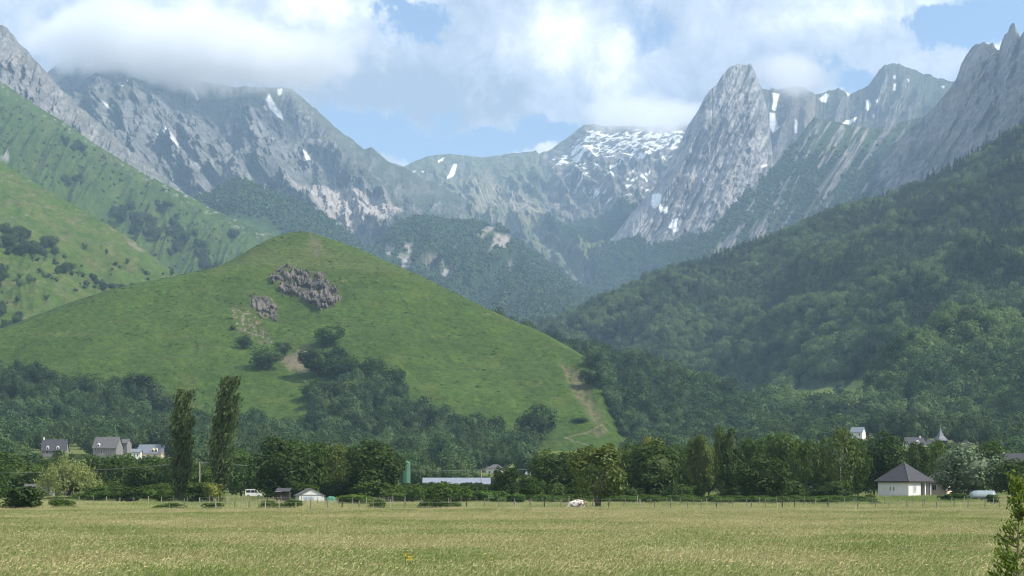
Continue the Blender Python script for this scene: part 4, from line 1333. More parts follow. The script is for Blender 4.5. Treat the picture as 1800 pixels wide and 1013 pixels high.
for wx in (-.55, .15):
    window(H, wx, -a, 1.28, .36, .74)
window(H, a, -a + 1.65, 1.35, .95, 1.25, shutter=True, face=math.pi / 2)
part('porch_post', MB().box(a - .3, a, a - .3 - .0, a - .003, WH - 2.4, WH - .01).box(a - .28, a - .02, a - 1.7, a - 1.45, 0, WH - .01), WHITE, H)
part('porch_floor', MB().box(a - 1.88, a + .1, -a + 3.32, a - .32, -.3, .05), GREYW, H)
d_ = part('door', MB().box(a - 1.9, a - 1.84, -a + 3.9, -a + 4.8, .05, 2.1), DARKW, H)
part('handle', MB().box(a - 1.84, a - 1.80, -a + 4.66, -a + 4.7, 1.0, 1.12), METAL, d_)
part('ridge_cap', MB().tube([(a + .40, -a - .40, WH + .17), (0, 0, WH + 3.30)], .07, 6).tube([(-a - .40, -a - .40, WH + .17), (0, 0, WH + 3.30)], .07, 6), SLATE_W, H)

house('outbuilding', 1648, 829, 308, 4.2, 4.5, 2.0, 2.0, -.5, 'low outbuilding with a brown hipped roof beside the pyramid-roofed house', CREAM, SLATE_W, hip=.6, wins=((0, 1.3, .8, 1.0),))

# the white garage under the trees
gx, gy = (548 - CX) / F * 258, 258.0
gz = zgf(gx, gy) - .1
G = empty('garden_garage', (gx, gy, gz), R(14), 'small white gabled garage with pale blue doors under tall trees', 'garage')
zt = CH + (HY - 859) / F * 258 - gz
ghw = 1.86; gw0 = zt - .95
v = [(-ghw, 0, -.5), (ghw, 0, -.5), (ghw, 5, -.5), (-ghw, 5, -.5), (-ghw, 0, gw0), (ghw, 0, gw0), (ghw, 5, gw0), (-ghw, 5, gw0), (0, 0, zt - .08), (0, 5, zt - .08)]
part('wall', MB().add(v, [(0, 1, 5, 8, 4), (1, 2, 6, 5), (2, 3, 7, 9, 6), (3, 0, 4, 7), (0, 3, 2, 1)]), WHITE, G)
m = MB()
for s in (-1, 1):
    q = [(0, -.15, zt - .05), (0, 5.2, zt - .05), (s * (ghw + .28), 5.2, gw0 - .18), (s * (ghw + .28), -.15, gw0 - .18)]
    q += [(x, y, z + .09) for x, y, z in q]
    f = [(0, 1, 2, 3), (4, 7, 6, 5), (0, 4, 5, 1), (1, 5, 6, 2), (2, 6, 7, 3), (3, 7, 4, 0)]
    m.add(q, f if s < 0 else [tuple(reversed(k)) for k in f])
part('roof', m, SLATE_W, G)
part('lintel', MB().box(-1.7, 1.7, -.05, -.002, gw0 - .08, gw0 + .02), GREYW, G)
for s in (0, 1):
    part('door_leaf', MB().box(-1.15 + s * .76, -.42 + s * .76, -.06, -.01, .02, gw0 - .25), DOOR_B, G)

# low dark shed beside it and a tarpaulin-covered load
sx, sy = (497 - CX) / F * 262, 262.0; sz = zgf(sx, sy)
SH = empty('lean_to_shed', (sx, sy, sz), .05, 'dark timber lean-to with a pale gutter end beside the white garage', 'shed')
part('wall', MB().box(-1.0, 1.0, 0, 2.5, -.2, 1.45), DARKW, SH); part('roof', MB().add([(-1.1, -.2, 1.5), (1.1, -.2, 1.5), (1.1, 2.6, 2.0), (-1.1, 2.6, 2.0), (-1.1, -.2, 1.58), (1.1, -.2, 1.58), (1.1, 2.6, 2.08), (-1.1, 2.6, 2.08)], [(0, 3, 2, 1), (4, 5, 6, 7), (0, 1, 5, 4), (1, 2, 6, 5), (2, 3, 7, 6), (3, 0, 4, 7)]), SLATE, SH); part('gutter', MB().box(-1.12, -.2, -.24, -.205, 1.49, 1.59), METAL, SH)
tx, ty = (582 - CX) / F * 257, 257.0; tz = zgf(tx, ty)
rr = np.random.default_rng(4); u, vv = np.meshgrid(np.linspace(-1, 1, 13), np.linspace(-1, 1, 9))
hgt = (1 - np.abs(u) ** 4) * (1 - np.abs(vv) ** 3) * .85 * (1 + .18 * fbm(u * 1.7, vv * 1.7, 9, 3)) + .02
tp = bpy.data.objects.new('tarpaulin', np_mesh('tarpaulin', np.stack([u * .85, vv * .6, hgt * 1.05], -1).reshape(-1, 3), grid_faces(9, 13), TARP_G, True)); link(tp)
tp.location = (tx, ty, tz); tag(tp, 'green tarpaulin thrown over a load beside the white garage', 'tarpaulin')

# long farm building and the green silo
bx0, bx1 = (742 - CX) / F * 500, (862 - CX) / F * 500
bzr = CH + (HY - 840.5) / F * 500; bze = CH + (HY - 853) / F * 500
bw = bx1 - bx0
B = empty('farm_building', ((bx0 + bx1) / 2, 503, 1.3), 0.03, 'long low farm building with a pale blue-grey sheet roof', 'barn')
part('wall', gable_walls(bw - .6, 9, bze - 1.3, bzr - bze), GREYW, B)
part('roof', gable_roof(bw - .7, 9, bze - 1.3, bzr - bze, .35, .10), BARNROOF, B)
m = MB()
for i in range(1, 12):
    xx = -bw / 2 + bw * i / 12
    m.add([(xx - .04, -4.85, bze - 1.3 - .18), (xx + .04, -4.85, bze - 1.3 - .18), (xx + .04, 0, bzr - 1.3 + .14), (xx - .04, 0, bzr - 1.3 + .14)], [(0, 1, 2, 3)])
part('roof_seam', m, LEAD, B)
for i in range(3): window(B, -bw / 3 + i * bw / 3, -4.5, .7, 1.0, .7)
sx, sy = (715 - CX) / F * 520, 520.0
szt = CH + (HY - 811) / F * 520; sh_ = szt - 1.4
SI = empty('silo', (sx, sy, 1.4), 0, 'tall green cylindrical silo beside the long farm building', 'silo')
part('barrel', MB().tube([(0, 0, 0), (0, 0, sh_ - .5)], 1.05, 24), SILO_G, SI, smooth=False)
m = MB()
for z in np.arange(.8, sh_ - .6, .95): m.tube([(0, 0, z - .05), (0, 0, z + .05)], 1.09, 24)
for k in range(12):
    an = 2 * math.pi * k / 12; m.box(math.cos(an) * 1.06 - .04, math.cos(an) * 1.06 + .04, math.sin(an) * 1.06 - .04, math.sin(an) * 1.06 + .04, .02, sh_ - .55)
part('rib', m, SILO_G, SI)
part('cap', MB().tube([(0, 0, sh_ - .5), (0, 0, sh_ - .25), (0, 0, sh_ - .05), (0, 0, sh_)], [1.12, .85, .3, .05], 20), SILO_G, SI)
part('filler_pipe', MB().tube([(.95, -.6, .3), (.95, -.6, sh_ - .2), (.2, -.1, sh_ + .12)], .06, 6), METAL, SI)

# houses at the foot of the knoll
house('slate_roof_house', 97, 772.5, 700, 9.6, 8, 1.6, 4.4, .10, 'grey slate-roofed house with two pale dormers on the wooded slope', GREYW, SLATE, wins=((-2.6, .7, .9, 1.2), (2.8, .7, .9, 1.2)), chim=((-4.4, .9),), dormers=(-2.4, 1.6))
house('farmhouse', 190, 768, 700, 9.6, 9, 3.4, 4.4, -.10, 'old stone farmhouse with a big grey roof and white dormer', GREYW, SLATE_W, wins=((-3.6, 2.6, .8, 1.3), (-1.2, 1.6, 1.0, 1.9), (1.6, 2.6, .8, 1.3)), dormers=(-2.6,))
house('barn_annexe', 218, 772, 712, 4.5, 6, 3.0, 1.6, -.1, 'small lean grey annexe behind the old stone farmhouse', GREYW, SLATE_W)
house('cream_house', 268, 781.5, 690, 10.2, 7.5, 2.6, 3.4, -.16, 'cream house with a blue-grey roof and white gable end', CREAM, SLATE_B, wins=((-3.5, 1.4, .9, 1.3), (-.6, 1.4, .9, 1.3), (2.4, 1.4, .9, 1.3)), dormers=(1.4, 2.8))
house('white_cottage', 240, 789, 684, 3.6, 5, 2.6, 1.2, .1, 'little white cottage at the end of the cream house', WHITE, SLATE_B, wins=((-.6, 1.4, .6, 1.2), (.7, 1.4, .6, 1.2)))
house('gable_house', 291, 782, 700, 3.0, 4, 4.2, 1.0, .2, 'narrow white house rising behind the cream house', WHITE, SLATE_B, wins=((0, 2.6, .7, 1.0),))
house('stone_barn', 70, 851, 330, 5.0, 5, 1.6, 1.8, .08, 'low stone barn roof showing behind the bushes', GREYW, SLATE_W)
house('dormer_cottage', 121, 852, 325, 2.9, 4, 1.2, 1.9, .02, 'small grey-roofed cottage with a white window beneath the willow', GREYW, SLATE_W, wins=((.1, .75, .32, .85),))

# the hamlet in the middle distance
house('hamlet_house', 871, 816, 740, 6.6, 6, 3.0, 2.0, -.35, 'white house with a brown hipped roof beyond the farm building', WHITE, SLATE_W, hip=2.0, wins=((-1.6, 1.6, .9, 1.2), (1.4, 1.6, 1.4, 1.0)))
for k, (px, py, w_, lb) in enumerate(((930, 829, 1.6, 'small white hut at the start of the row of white sheds'), (947, 831, 3.4, 'pale green-grey shed amid the white sheds'), (963, 834, 2.6, 'white shed tucked against the dark trees'))):
    house('white_shed', px, py, 640, w_, 3, 2.2, .8, .3 * (k - 1), lb, WHITE if k != 1 else TUNNEL, METAL, cat='shed')
house('garden_cabin', 1183, 816, 330, 1.6, 2, 2.0, .5, .1, 'pale cabin peeping between the trees', WHITE, METAL, cat='cabin')

# the village below the forest
house('village_house', 1508, 751, 900, 6.4, 6.5, 3.0, 2.6, R(-28), 'white gabled house standing alone above the village', WHITE, SLATE_B, wins=((-2.0, 1.8, .9, 1.2), (1.8, 1.8, .9, 1.2)))
house('long_house', 1592, 766, 840, 10.5, 7, 3.6, 2.6, -.22, 'long grey-roofed village house', GREYW, SLATE_W, chim=((-3.6, .6),))
house('village_barn', 1606, 769, 825, 9.5, 7, 3.4, 3.2, .30, 'village house with a broad grey roof and white gable', WHITE, SLATE, chim=((3.4, .7),), dormers=(.6,))
house('row_house', 1632, 773, 835, 5.5, 6, 4.0, 2.0, .05, 'low slate roof in front of the church', GREYW, SLATE)
house('gabled_cottage', 1697, 773, 800, 3.0, 5, 4.0, 1.9, R(70), 'small gabled house to the side of the church', GREYW, SLATE_W)
house('chimney_house', 1778, 797, 430, 5.2, 5, 3.0, 2.0, -.2, 'dark-roofed house with a white chimney behind the trees', GREYW, SLATE, chim=((-1.9, .35),))

# church with its flared spire
cxx, cyy = (1653 - CX) / F * 850, 850.0; czt = CH + (HY - 751) / F * 850
CHU = empty('church', (cxx, cyy, czt - 17), .35, 'village church with a flared grey slate spire', 'church')
part('tower', MB().box(-2.2, 2.2, -2.2, 2.2, -4, 10.2), GREYW, CHU)
prof = [(10.15, 3.3), (11.2, 2.2), (12.6, 1.25), (14.4, .62), (16.9, .05)]
m = MB(); V = []; Fc = []
for z, r_ in prof: V += [(-r_, -r_, z), (r_, -r_, z), (r_, r_, z), (-r_, r_, z)]
for i in range(len(prof) - 1):
    for j in range(4): Fc.append((i * 4 + j, i * 4 + (j + 1) % 4, i * 4 + 4 + (j + 1) % 4, i * 4 + 4 + j))
Fc += [(3, 2, 1, 0)]
part('spire', m.add(V, Fc), LEAD, CHU)
part('spire_cross', MB().box(-.05, .05, -.05, .05, 16.8, 18.2).box(-.35, .35, -.04, .04, 17.55, 17.65), METAL, CHU)
part('nave', MB().add([(2.2, -3.4, -4), (14, -3.4, -4), (14, 3.4, -4), (2.2, 3.4, -4), (2.2, -3.4, 5), (14, -3.4, 5), (14, 3.4, 5), (2.2, 3.4, 5), (2.2, 0, 8.5), (14, 0, 8.5)], [(0, 1, 5, 4), (1, 2, 6, 9, 5), (2, 3, 7, 6), (3, 0, 4, 8, 7)]), GREYW, CHU)
part('nave_roof', MB().add([(2.21, -3.8, 4.6), (14.3, -3.8, 4.6), (14.3, 0, 8.7), (2.21, 0, 8.7), (2.21, 3.8, 4.6), (14.3, 3.8, 4.6)], [(0, 1, 2, 3), (3, 2, 5, 4)]), SLATE, CHU)
for k in range(2):
    part('belfry_opening', MB().box(-.9 + k * 1.1, -.2 + k * 1.1, -2.24, -2.19, 7.2, 9.2), DARKW, CHU)

# hoop shelter with a pale cover
hx2, hy2 = (1725 - CX) / F * 272, 272.0; hz2 = zgf(hx2, hy2)
T = empty('hoop_shelter', (hx2, hy2, hz2 + .1), .06, 'rounded hoop shelter with a pale blue-green cover at the wood edge', 'shelter')
n1, n2 = 10, 13
V = []
for i in range(n1):
    x = -2.0 + 4.0 * i / (n1 - 1); k = math.sqrt(max(0.02, 1 - max(0, (-.9 - x) / 1.15) ** 2))
    for j in range(n2):
        t = math.pi * j / (n2 - 1); V.append((x, -math.cos(t) * .95 * (.5 + .5 * k), .25 + 1.15 * k * math.sin(t) ** .8))
me = np_mesh('cover', np.array(V), grid_faces(n1, n2), TUNNEL, True); c = bpy.data.objects.new('cover', me); link(c, T)
s_ = c.modifiers.new('thickness', 'SOLIDIFY'); s_.thickness = .02
for i in range(5):
    x = -1.0 + 3.0 * i / 4
    part('hoop', MB().tube([(x, -math.cos(math.pi * j / 8) * .98, .25 + 1.18 * math.sin(math.pi * j / 8) ** .8) for j in range(9)], .025, 5), METAL, T)
for s in (-.96, .93): part('side_shade_panel', MB().box(-1.2, 2.0, s, s + .03, -.3, .42), DARKW, T)  # dark panels added to give the open sides their shade

# ------------------------------------------------------------------ the camper van
vx, vy = (446 - CX) / F * 300, 300.0; vz = CH + (HY - 890.5) / F * 300
vz = max(vz, zgf(vx, vy))
VN = empty('parked_van', (vx, vy, vz), R(8), 'white van with dark side windows parked by the hedge', 'van')
VN.scale = (.88, .88, .88); VW = plain('white_car_paint', (.78, .78, .76), .3, .02, spec=.5); LAMP = plain('headlamp', (.75, .75, .72), .15); REDL = plain('tail_lamp', (.35, .03, .02), .25)
side = [(-1.62, .35), (1.45, .35), (1.62, .50), (1.62, .80), (1.42, .93), (.98, 1.02), (.62, 1.58), (.30, 1.70), (-1.45, 1.70), (-1.60, 1.60), (-1.66, .9)]
V = []; fs = []
for yy, sc_ in ((-.78, .0), (-.80, .0), (.80, .0), (.78, .0)):
    V += [(x, yy * (1 if z < 1 else .95), z) for x, z in side]
n_ = len(side)
for i in range(3):
    for j in range(n_): fs.append((i * n_ + j, i * n_ + (j + 1) % n_, (i + 1) * n_ + (j + 1) % n_, (i + 1) * n_ + j))
fs += [tuple(reversed(range(n_))), tuple(3 * n_ + j for j in range(n_))]
bd = part('body', MB().add(V, [tuple(reversed(f)) for f in fs]), VW, VN)
bv = bd.modifiers.new('bevel', 'BEVEL'); bv.width = .05; bv.segments = 2; bv.limit_method = 'ANGLE'
for x0, x1, x2 in ((-1.48, -.62, 0), (-.54, .18, 0), (.25, .80, -.28)):
    for s in (-1, 1):
        y = s * .775
        part('window', MB().add([(x0, y - .012, 1.02), (x1, y - .012, 1.02), (x1 + x2, y * .985 - .012, 1.50), (x0, y * .985 - .012, 1.50), (x0, y + .012, 1.02), (x1, y + .012, 1.02), (x1 + x2, y * .985 + .012, 1.50), (x0, y * .985 + .012, 1.50)],
                               [(0, 1, 2, 3), (7, 6, 5, 4), (0, 4, 5, 1), (1, 5, 6, 2), (2, 6, 7, 3), (3, 7, 4, 0)]), GLASS, VN)
part('windscreen', MB().add([(1.0, -.70, 1.04), (1.0, .70, 1.04), (.665, .68, 1.55), (.665, -.68, 1.55)], [(0, 1, 2, 3)]), GLASS, VN)
for s in (-1, 1):
    part('headlight', MB().box(1.60, 1.645, s * .62 - .12, s * .62 + .12, .66, .80), LAMP, VN)
    part('tail_light', MB().box(-1.675, -1.64, s * .68 - .06, s * .68 + .06, .8, 1.2), REDL, VN)
    part('mirror', MB().box(.86, 1.0, s * .90 - .06, s * .90 + .06, 1.02, 1.2), RUBBER, VN)
for x in (-1.05, 1.0):
    for s in (-1, 1):
        w_ = part('wheel', MB().tube([(x, s * .82 - .09, .30), (x, s * .82 + .09, .30)], .19, 14), METAL, VN)
        part('tyre', MB().tube([(x, s * .82 - .085, .30), (x, s * .82 + .085, .30)], .30, 18), RUBBER, w_)
for s in (1.58, -1.72): part('bumper', MB().box(s, s + .1, -.74, .74, .36, .50), RUBBER, VN)

# ------------------------------------------------------------------ the cow lying up to its belly in the grass
cwx, cwy = (1015 - CX) / F * 171, 171.0; cwz = zgf(cwx, cwy)
cm, t = new_mat('cow_hide'); o_ = t.node('ShaderNodeOutputMaterial'); b_ = t.node('ShaderNodeBsdfPrincipled'); tc = t.node('ShaderNodeTexCoord')
sp = t.node('ShaderNodeSeparateXYZ'); t.plug(sp.inputs[0], tc.outputs['Object'])
f_ = t.maprange(t.math('ADD', t.noise(tc.outputs['Object'], 3.2, 3, .5), t.math('MULTIPLY', sp.outputs[0], .14)), .535, .585)
t.plug(b_.inputs['Base Color'], t.mix(f_, (.60, .56, .50), (.15, .095, .065))); b_.inputs['Roughness'].default_value = .85
t.L.new(b_.outputs[0], o_.inputs[0])
HORN = plain('horn', (.45, .38, .26), .5)
sk = [  # x forward is -x: the cow grazes towards the left
    ((.62, 0, 1.22), .30), ((.28, 0, 1.20), .36), ((-.15, 0, 1.17), .39), ((-.52, 0, 1.22), .32), ((-.78, 0, 1.12), .21), ((-1.00, 0, .86), .16), ((-1.14, 0, .62), .135), ((-1.27, 0, .42), .10), ((-1.36, 0, .30), .085),
    ((.84, 0, 1.20), .22), ((.95, 0, 1.22), .06), ((1.02, 0, 1.0), .028), ((1.03, 0, .66), .04),
    ((.66, .19, .92), .17), ((.58, .20, .70), .10), ((.76, .20, .48), .065), ((.72, .20, .12), .05), ((.68, .20, .03), .06),
    ((.66, -.19, .92), .17), ((.58, -.20, .70), .10), ((.76, -.20, .48), .065), ((.72, -.20, .12), .05), ((.68, -.20, .03), .06),
    ((-.50, .18, .86), .13), ((-.48, .18, .52), .07), ((-.50, .18, .12), .048), ((-.54, .18, .03), .06),
    ((-.50, -.18, .86), .13), ((-.44, -.18, .52), .07), ((-.40, -.18, .12), .048), ((-.44, -.18, .03), .06),
]
ed = [(0, 1), (1, 2), (2, 3), (3, 4), (4, 5), (5, 6), (6, 7), (7, 8), (0, 9), (9, 10), (10, 11), (11, 12), (0, 13), (13, 14), (14, 15), (15, 16), (16, 17), (0, 18), (18, 19), (19, 20), (20, 21), (21, 22), (3, 23), (23, 24), (24, 25), (25, 26), (3, 27), (27, 28), (28, 29), (29, 30)]
me = bpy.data.meshes.new('cow'); me.from_pydata([p for p, _ in sk], ed, []); me.materials.append(cm)
CW = bpy.data.objects.new('cow', me); link(CW)
md = CW.modifiers.new('skin', 'SKIN')
for i, (_, r_) in enumerate(sk):
    me.skin_vertices[0].data[i].radius = (r_, r_ * (1.12 if i < 4 else 1)); me.skin_vertices[0].data[i].use_root = (i == 0)
CW.modifiers.new('smooth', 'SUBSURF').render_levels = 2
CW.location = (cwx, cwy, cwz); CW.rotation_euler = (0, 0, R(12)); CW.scale = (.92, .92, .94)
tag(CW, 'white and brown cow grazing in the tall grass beside the many-stemmed tree', 'cow')
for s in (-1, 1):
    part('ear', MB().add([(-1.05, s * .10, .70), (-1.02, s * .30, .73), (-1.08, s * .27, .66), (-1.10, s * .12, .64)], [(0, 1, 2, 3), (3, 2, 1, 0)]), cm, CW)
    part('horn', MB().tube([(-1.04, s * .08, .74), (-1.03, s * .17, .82), (-1.07, s * .20, .92)], [.028, .02, .006], 6), HORN, CW)

# ------------------------------------------------------------------ fences
def fence(name, y0, pxs, hgt, mat_list, wires, label, seed, rad=.055, sag=.02, yfun=None):
    r = random.Random(seed)
    root = empty(name, (0, y0, 0), 0, label, 'fence')
    protos = [MB().tube([(0, 0, -.35), (.004, 0, hgt * .5), (0, .003, hgt)], [rad, rad * .95, rad * .85], 6).mesh('post', m_) for m_ in mat_list]
    pts = []
    for px in pxs:
        yy = y0 + (yfun(px) if yfun else 0)
        p = px + r.uniform(-3, 3); x = (p - CX) / F * yy
        o = bpy.data.objects.new('post', r.choice(protos)); o.location = (x, yy - y0, zgf(x, yy)); k = r.uniform(.82, 1.12)
        o.scale = (r.uniform(.8, 1.25),) * 2 + (k,); o.rotation_euler = (r.uniform(-.06, .06), r.uniform(-.09, .09), r.uniform(0, 6)); link(o, root); pts.append((x, yy - y0, zgf(x, yy)))
    for h in wires:
        line = []
        for i in range(len(pts) - 1):
            a_, b_ = Vector(pts[i]), Vector(pts[i + 1])
            line += [a_ + Vector((0, -.06, h)), a_.lerp(b_, .5) + Vector((0, -.06, h - sag))]
        line.append(Vector(pts[-1]) + Vector((0, -.06, h)))
        part('wire', MB().tube(line, .009, 4, False), METAL, root)
    return root


fence('post_fence', 172, list(np.arange(300, 1790, 27.5)), 1.45, [WOODM, WOODM, DARKW, WOODP], (.75, 1.15), 'wooden post and wire fence at the far edge of the tall grass', 1)
fence('paddock_fence', 222, list(np.arange(-30, 1830, 24)), 1.30, [WOODM, WOODP, WOODM], (.6, 1.0), 'second line of thin fence posts across the mown paddock', 2, .045)
fence('garden_fence', 242, list(np.arange(352, 700, 8.5)), 1.15, [WOODM, DARKW, WOODP], (.5, .95), 'closely set stake fence in front of the van and garage', 3, .035)
STK = plain('yellow_stake', (.62, .58, .22), .5); 
for k, (px, d, top, lb) in enumerate(((520, 150, 884, 'thin pale stake standing in the tall grass in front of the garage'), (1366, 140, 884, 'yellow stake standing alone in the middle of the tall grass'), (1503, 138, 890, 'short yellow stake in the grass in front of the pyramid-roofed house'), (1688, 160, 884, 'pale stake in the grass below the hoop shelter'))):
    x = (px - CX) / F * d; h = CH + (HY - top) / F * d
    o = MB().tube([(0, 0, -.2), (.01, 0, h)], .022, 6).tube([(.01, 0, h - .06), (.01, 0, h)], .032, 6).build('stake', STK, None, loc=(x, d, zgf(x, d))); tag(o, lb, 'stake', 'electric fence stakes in the meadow')

# power line
pp = []
for px, d, top, lb in ((-130, 300, 830, 'utility pole outside the view'), (351, 305, 812, 'slender utility pole between the two poplars'), (846, 330, 826, 'utility pole in front of the long farm building'), (1320, 350, 800, 'utility pole hidden in the trees')):
    x = (px - CX) / F * d; z0 = zgf(x, d); zt = CH + (HY - top) / F * d
    pp.append((x, d, zt))
    if 0 < px < 1000:
        o = empty('utility_pole', (x, d, z0), 0, lb, 'pole', 'poles of the power line'); part('mast', MB().tube([(0, 0, -.5), (0, 0, zt - z0)], [.13, .09], 8), WOODP, o)
        part('crossarm', MB().box(-.7, .7, -.05, .05, zt - z0 - .25, zt - z0 - .13), WOODM, o)
        for s in (-.55, 0, .55): part('insulator', MB().tube([(s, 0, zt - z0 - .13), (s, 0, zt - z0 + .02)], .04, 6), METAL, o)
PL = empty('power_line', pp[1], 0, 'power line crossing in front of the willow and farm building', 'power line')
for s in (-.55, .55):
    line = []
    for i in range(3):
        a_, b_ = Vector(pp[i]), Vector(pp[i + 1])
        for k in range(12):
            t_ = k / 12; p = a_.lerp(b_, t_); line.append(p + Vector((s, 0, -1.6 * 4 * t_ * (1 - t_) * .5)) - Vector(pp[1]))
    part('wire', MB().tube(line, .014, 4, False), plain('cable', (.28, .28, .28), .5), PL)

# ------------------------------------------------------------------ rocks of the outcrop
ROCKM, t = new_mat('outcrop_stone')
o_ = t.node('ShaderNodeOutputMaterial'); b_ = t.node('ShaderNodeBsdfPrincipled'); oi = t.node('ShaderNodeObjectInfo'); g_ = t.node('ShaderNodeNewGeometry')
n1 = t.noise(g_.outputs['Position'], .9, 6, .65); n2 = t.noise(g_.outputs['Position'], .16, 4, .6)
c_ = t.mix(t.maprange(n2, .42, .56), (.175, .150, .132), (.085, .070, .064)); c_ = t.mix(t.maprange(oi.outputs['Random'], .75, 1), c_, (.29, .265, .24)); c_ = t.mix(t.maprange(n1, .52, .68), c_, (.06, .06, .045))
t.plug(b_.inputs['Base Color'], c_); b_.inputs['Roughness'].default_value = .95
bp = t.node('ShaderNodeBump'); bp.inputs['Distance'].default_value = .5; t.plug(bp.inputs['Height'], n1); t.plug(b_.inputs['Normal'], bp.outputs[0]); t.L.new(b_.outputs[0], o_.inputs[0])


def rock_mesh(seed):
    """an angular boulder cut from a lumpy ball"""
    r = np.random.default_rng(seed); import bmesh as bm_
    b = bm_.new(); bm_.ops.create_icosphere(b, subdivisions=2, radius=1)
    pl = unit(r.normal(size=(11, 3))); dd = r.uniform(.42, .85, 11)
    for v in b.verts:
        p = np.array(v.co)
        for n_, d_ in zip(pl, dd):
            k = p @ n_ - d_
            if k > 0: p = p - n_ * k
        v.co = p * (1 + .06 * r.normal())
    me = bpy.data.meshes.new('rock'); b.to_mesh(me); b.free(); me.materials.append(ROCKM); return me


ROCKS = [rock_mesh(i) for i in range(7)]


def surf(L, px, py):
    """the point and normal of a hill surface seen at a photograph position"""
    j = int(np.argmin(np.abs(L.px[0] - px))); i = int(np.argmin(np.abs(L.py[:, j] - py)))
    return Vector(L.P[i, j]), Vector(L.N[i, j]), (i, j)


def in_poly(px, py, poly): return float(poly_in(np.array([[float(px)]]), np.array([[float(py)]]), poly, 1.0)[0, 0]) > .5


def outcrop(name, poly, n_, size, label, seed, L=KNOLL, tall=1.3):
    r = random.Random(seed)
    xs = [p[0] for p in poly]; ys = [p[1] for p in poly]
    c, _, _ = surf(L, sum(xs) / len(xs), sum(ys) / len(ys))
    root = empty(name, c, 0, label, 'rocks'); k = 0; tries = 0
    while k < n_ and tries < 4000:
        tries += 1
        px, py = r.uniform(min(xs), max(xs)), r.uniform(min(ys), max(ys))
        if not in_poly(px, py, poly): continue
        p, nn, _ = surf(L, px, py)
        o = bpy.data.objects.new('rock', r.choice(ROCKS)); s = size[0] + (size[1] - size[0]) * r.random() ** 2.2
        o.location = p - c - nn * s * .4; o.scale = (s * r.uniform(.5, 1.1), s * r.uniform(.6, 1), s * r.uniform(.8, tall)); o.rotation_euler = (r.uniform(-.35, .15), r.uniform(-.45, .1), r.uniform(-.6, .6))
        link(o, root); k += 1
    return root


OC = outcrop('rocky_outcrop', OUTCROP, 120, (.7, 2.6), 'large craggy outcrop of pale and dark rock high on the green knoll', 1, tall=1.2)


CRAGM, t = new_mat('crag_stone')
o_ = t.node('ShaderNodeOutputMaterial'); b_ = t.node('ShaderNodeBsdfPrincipled'); g_ = t.node('ShaderNodeNewGeometry')
n1 = t.noise(g_.outputs['Position'], .55, 6, .7); n2 = t.noise(g_.outputs['Position'], .07, 4, .6)
c_ = t.mix(t.maprange(n2, .44, .58), (.060, .050, .046), (.125, .105, .088)); c_ = t.mix(t.maprange(n1, .56, .68), c_, (.27, .24, .205)); c_ = t.mix(t.maprange(n1, .44, .34), c_, (.050, .062, .022))
t.plug(b_.inputs['Base Color'], c_); b_.inputs['Roughness'].default_value = .95
bp = t.node('ShaderNodeBump'); bp.inputs['Distance'].default_value = .5; t.plug(bp.inputs['Height'], n1); t.plug(b_.inputs['Normal'], bp.outputs[0]); t.L.new(b_.outputs[0], o_.inputs[0])


def crag_face(root, poly, seed, hgt, gap=.12, step=.75):
    """the living rock of an outcrop: a broken sheet of stone that stands out of the turf"""
    xs = np.arange(min(p[0] for p in poly) - 8, max(p[0] for p in poly) + 8, step); ys = np.arange(min(p[1] for p in poly) - 8, max(p[1] for p in poly) + 8, step)
    A = np.zeros((len(ys), len(xs), 3)); N_ = np.zeros_like(A); L = KNOLL
    for q, x in enumerate(xs):
        f = np.interp(x, L.px[0], np.arange(L.px.shape[1])); j = int(f); f -= j; o_ = np.argsort(L.py[:, j])
        for k in range(3):
            A[:, q, k] = np.interp(ys, L.py[o_, j], (L.P[:L.nf, j, k] * (1 - f) + L.P[:L.nf, min(j + 1, L.px.shape[1] - 1), k] * f)[o_])
            N_[:, q, k] = np.interp(ys, L.py[o_, j], L.N[:L.nf, j, k][o_])
    PX_, PY_ = np.meshgrid(xs, ys)
    w = (5 * fbm(PX_ / 14, PY_ / 14, seed, 3), 5 * fbm(PX_ / 14 + 9, PY_ / 14, seed + 1, 3))
    m = poly_in(PX_, PY_, poly, 5, (13 * fbm(PX_ / 13, PY_ / 13, seed + 2, 5, .6), 13 * fbm(PX_ / 13 + 5, PY_ / 13, seed + 3, 5, .6)))
    gaps = sstep(gap - .08, gap + .10, fbm(PX_ / 15, PY_ / 11, seed + 4, 4, .6) + .004 * (490 - PY_))
    m = m * (1 - .9 * gaps)
    rib = ridged((PX_ + w[0]) / 13, (PY_ + w[1]) / 34, seed + 5, 4, .55); blk = ridged((PX_ + w[0]) / 7, (PY_ + w[1]) / 9, seed + 6, 3, .5)
    h = m * (1.0 + hgt * (rib - .25) + .35 * hgt * blk) - (1 - m) * 1.6
    D_ = N_ * .45 + np.array((0, -.75, .1))
    V = A + D_ * h[..., None] - np.array(root.location)[None, None]
    o = bpy.data.objects.new('crag_face', np_mesh('crag_face', V.reshape(-1, 3), grid_faces(len(ys), len(xs))[:, ::-1], CRAGM, False)); link(o, root)


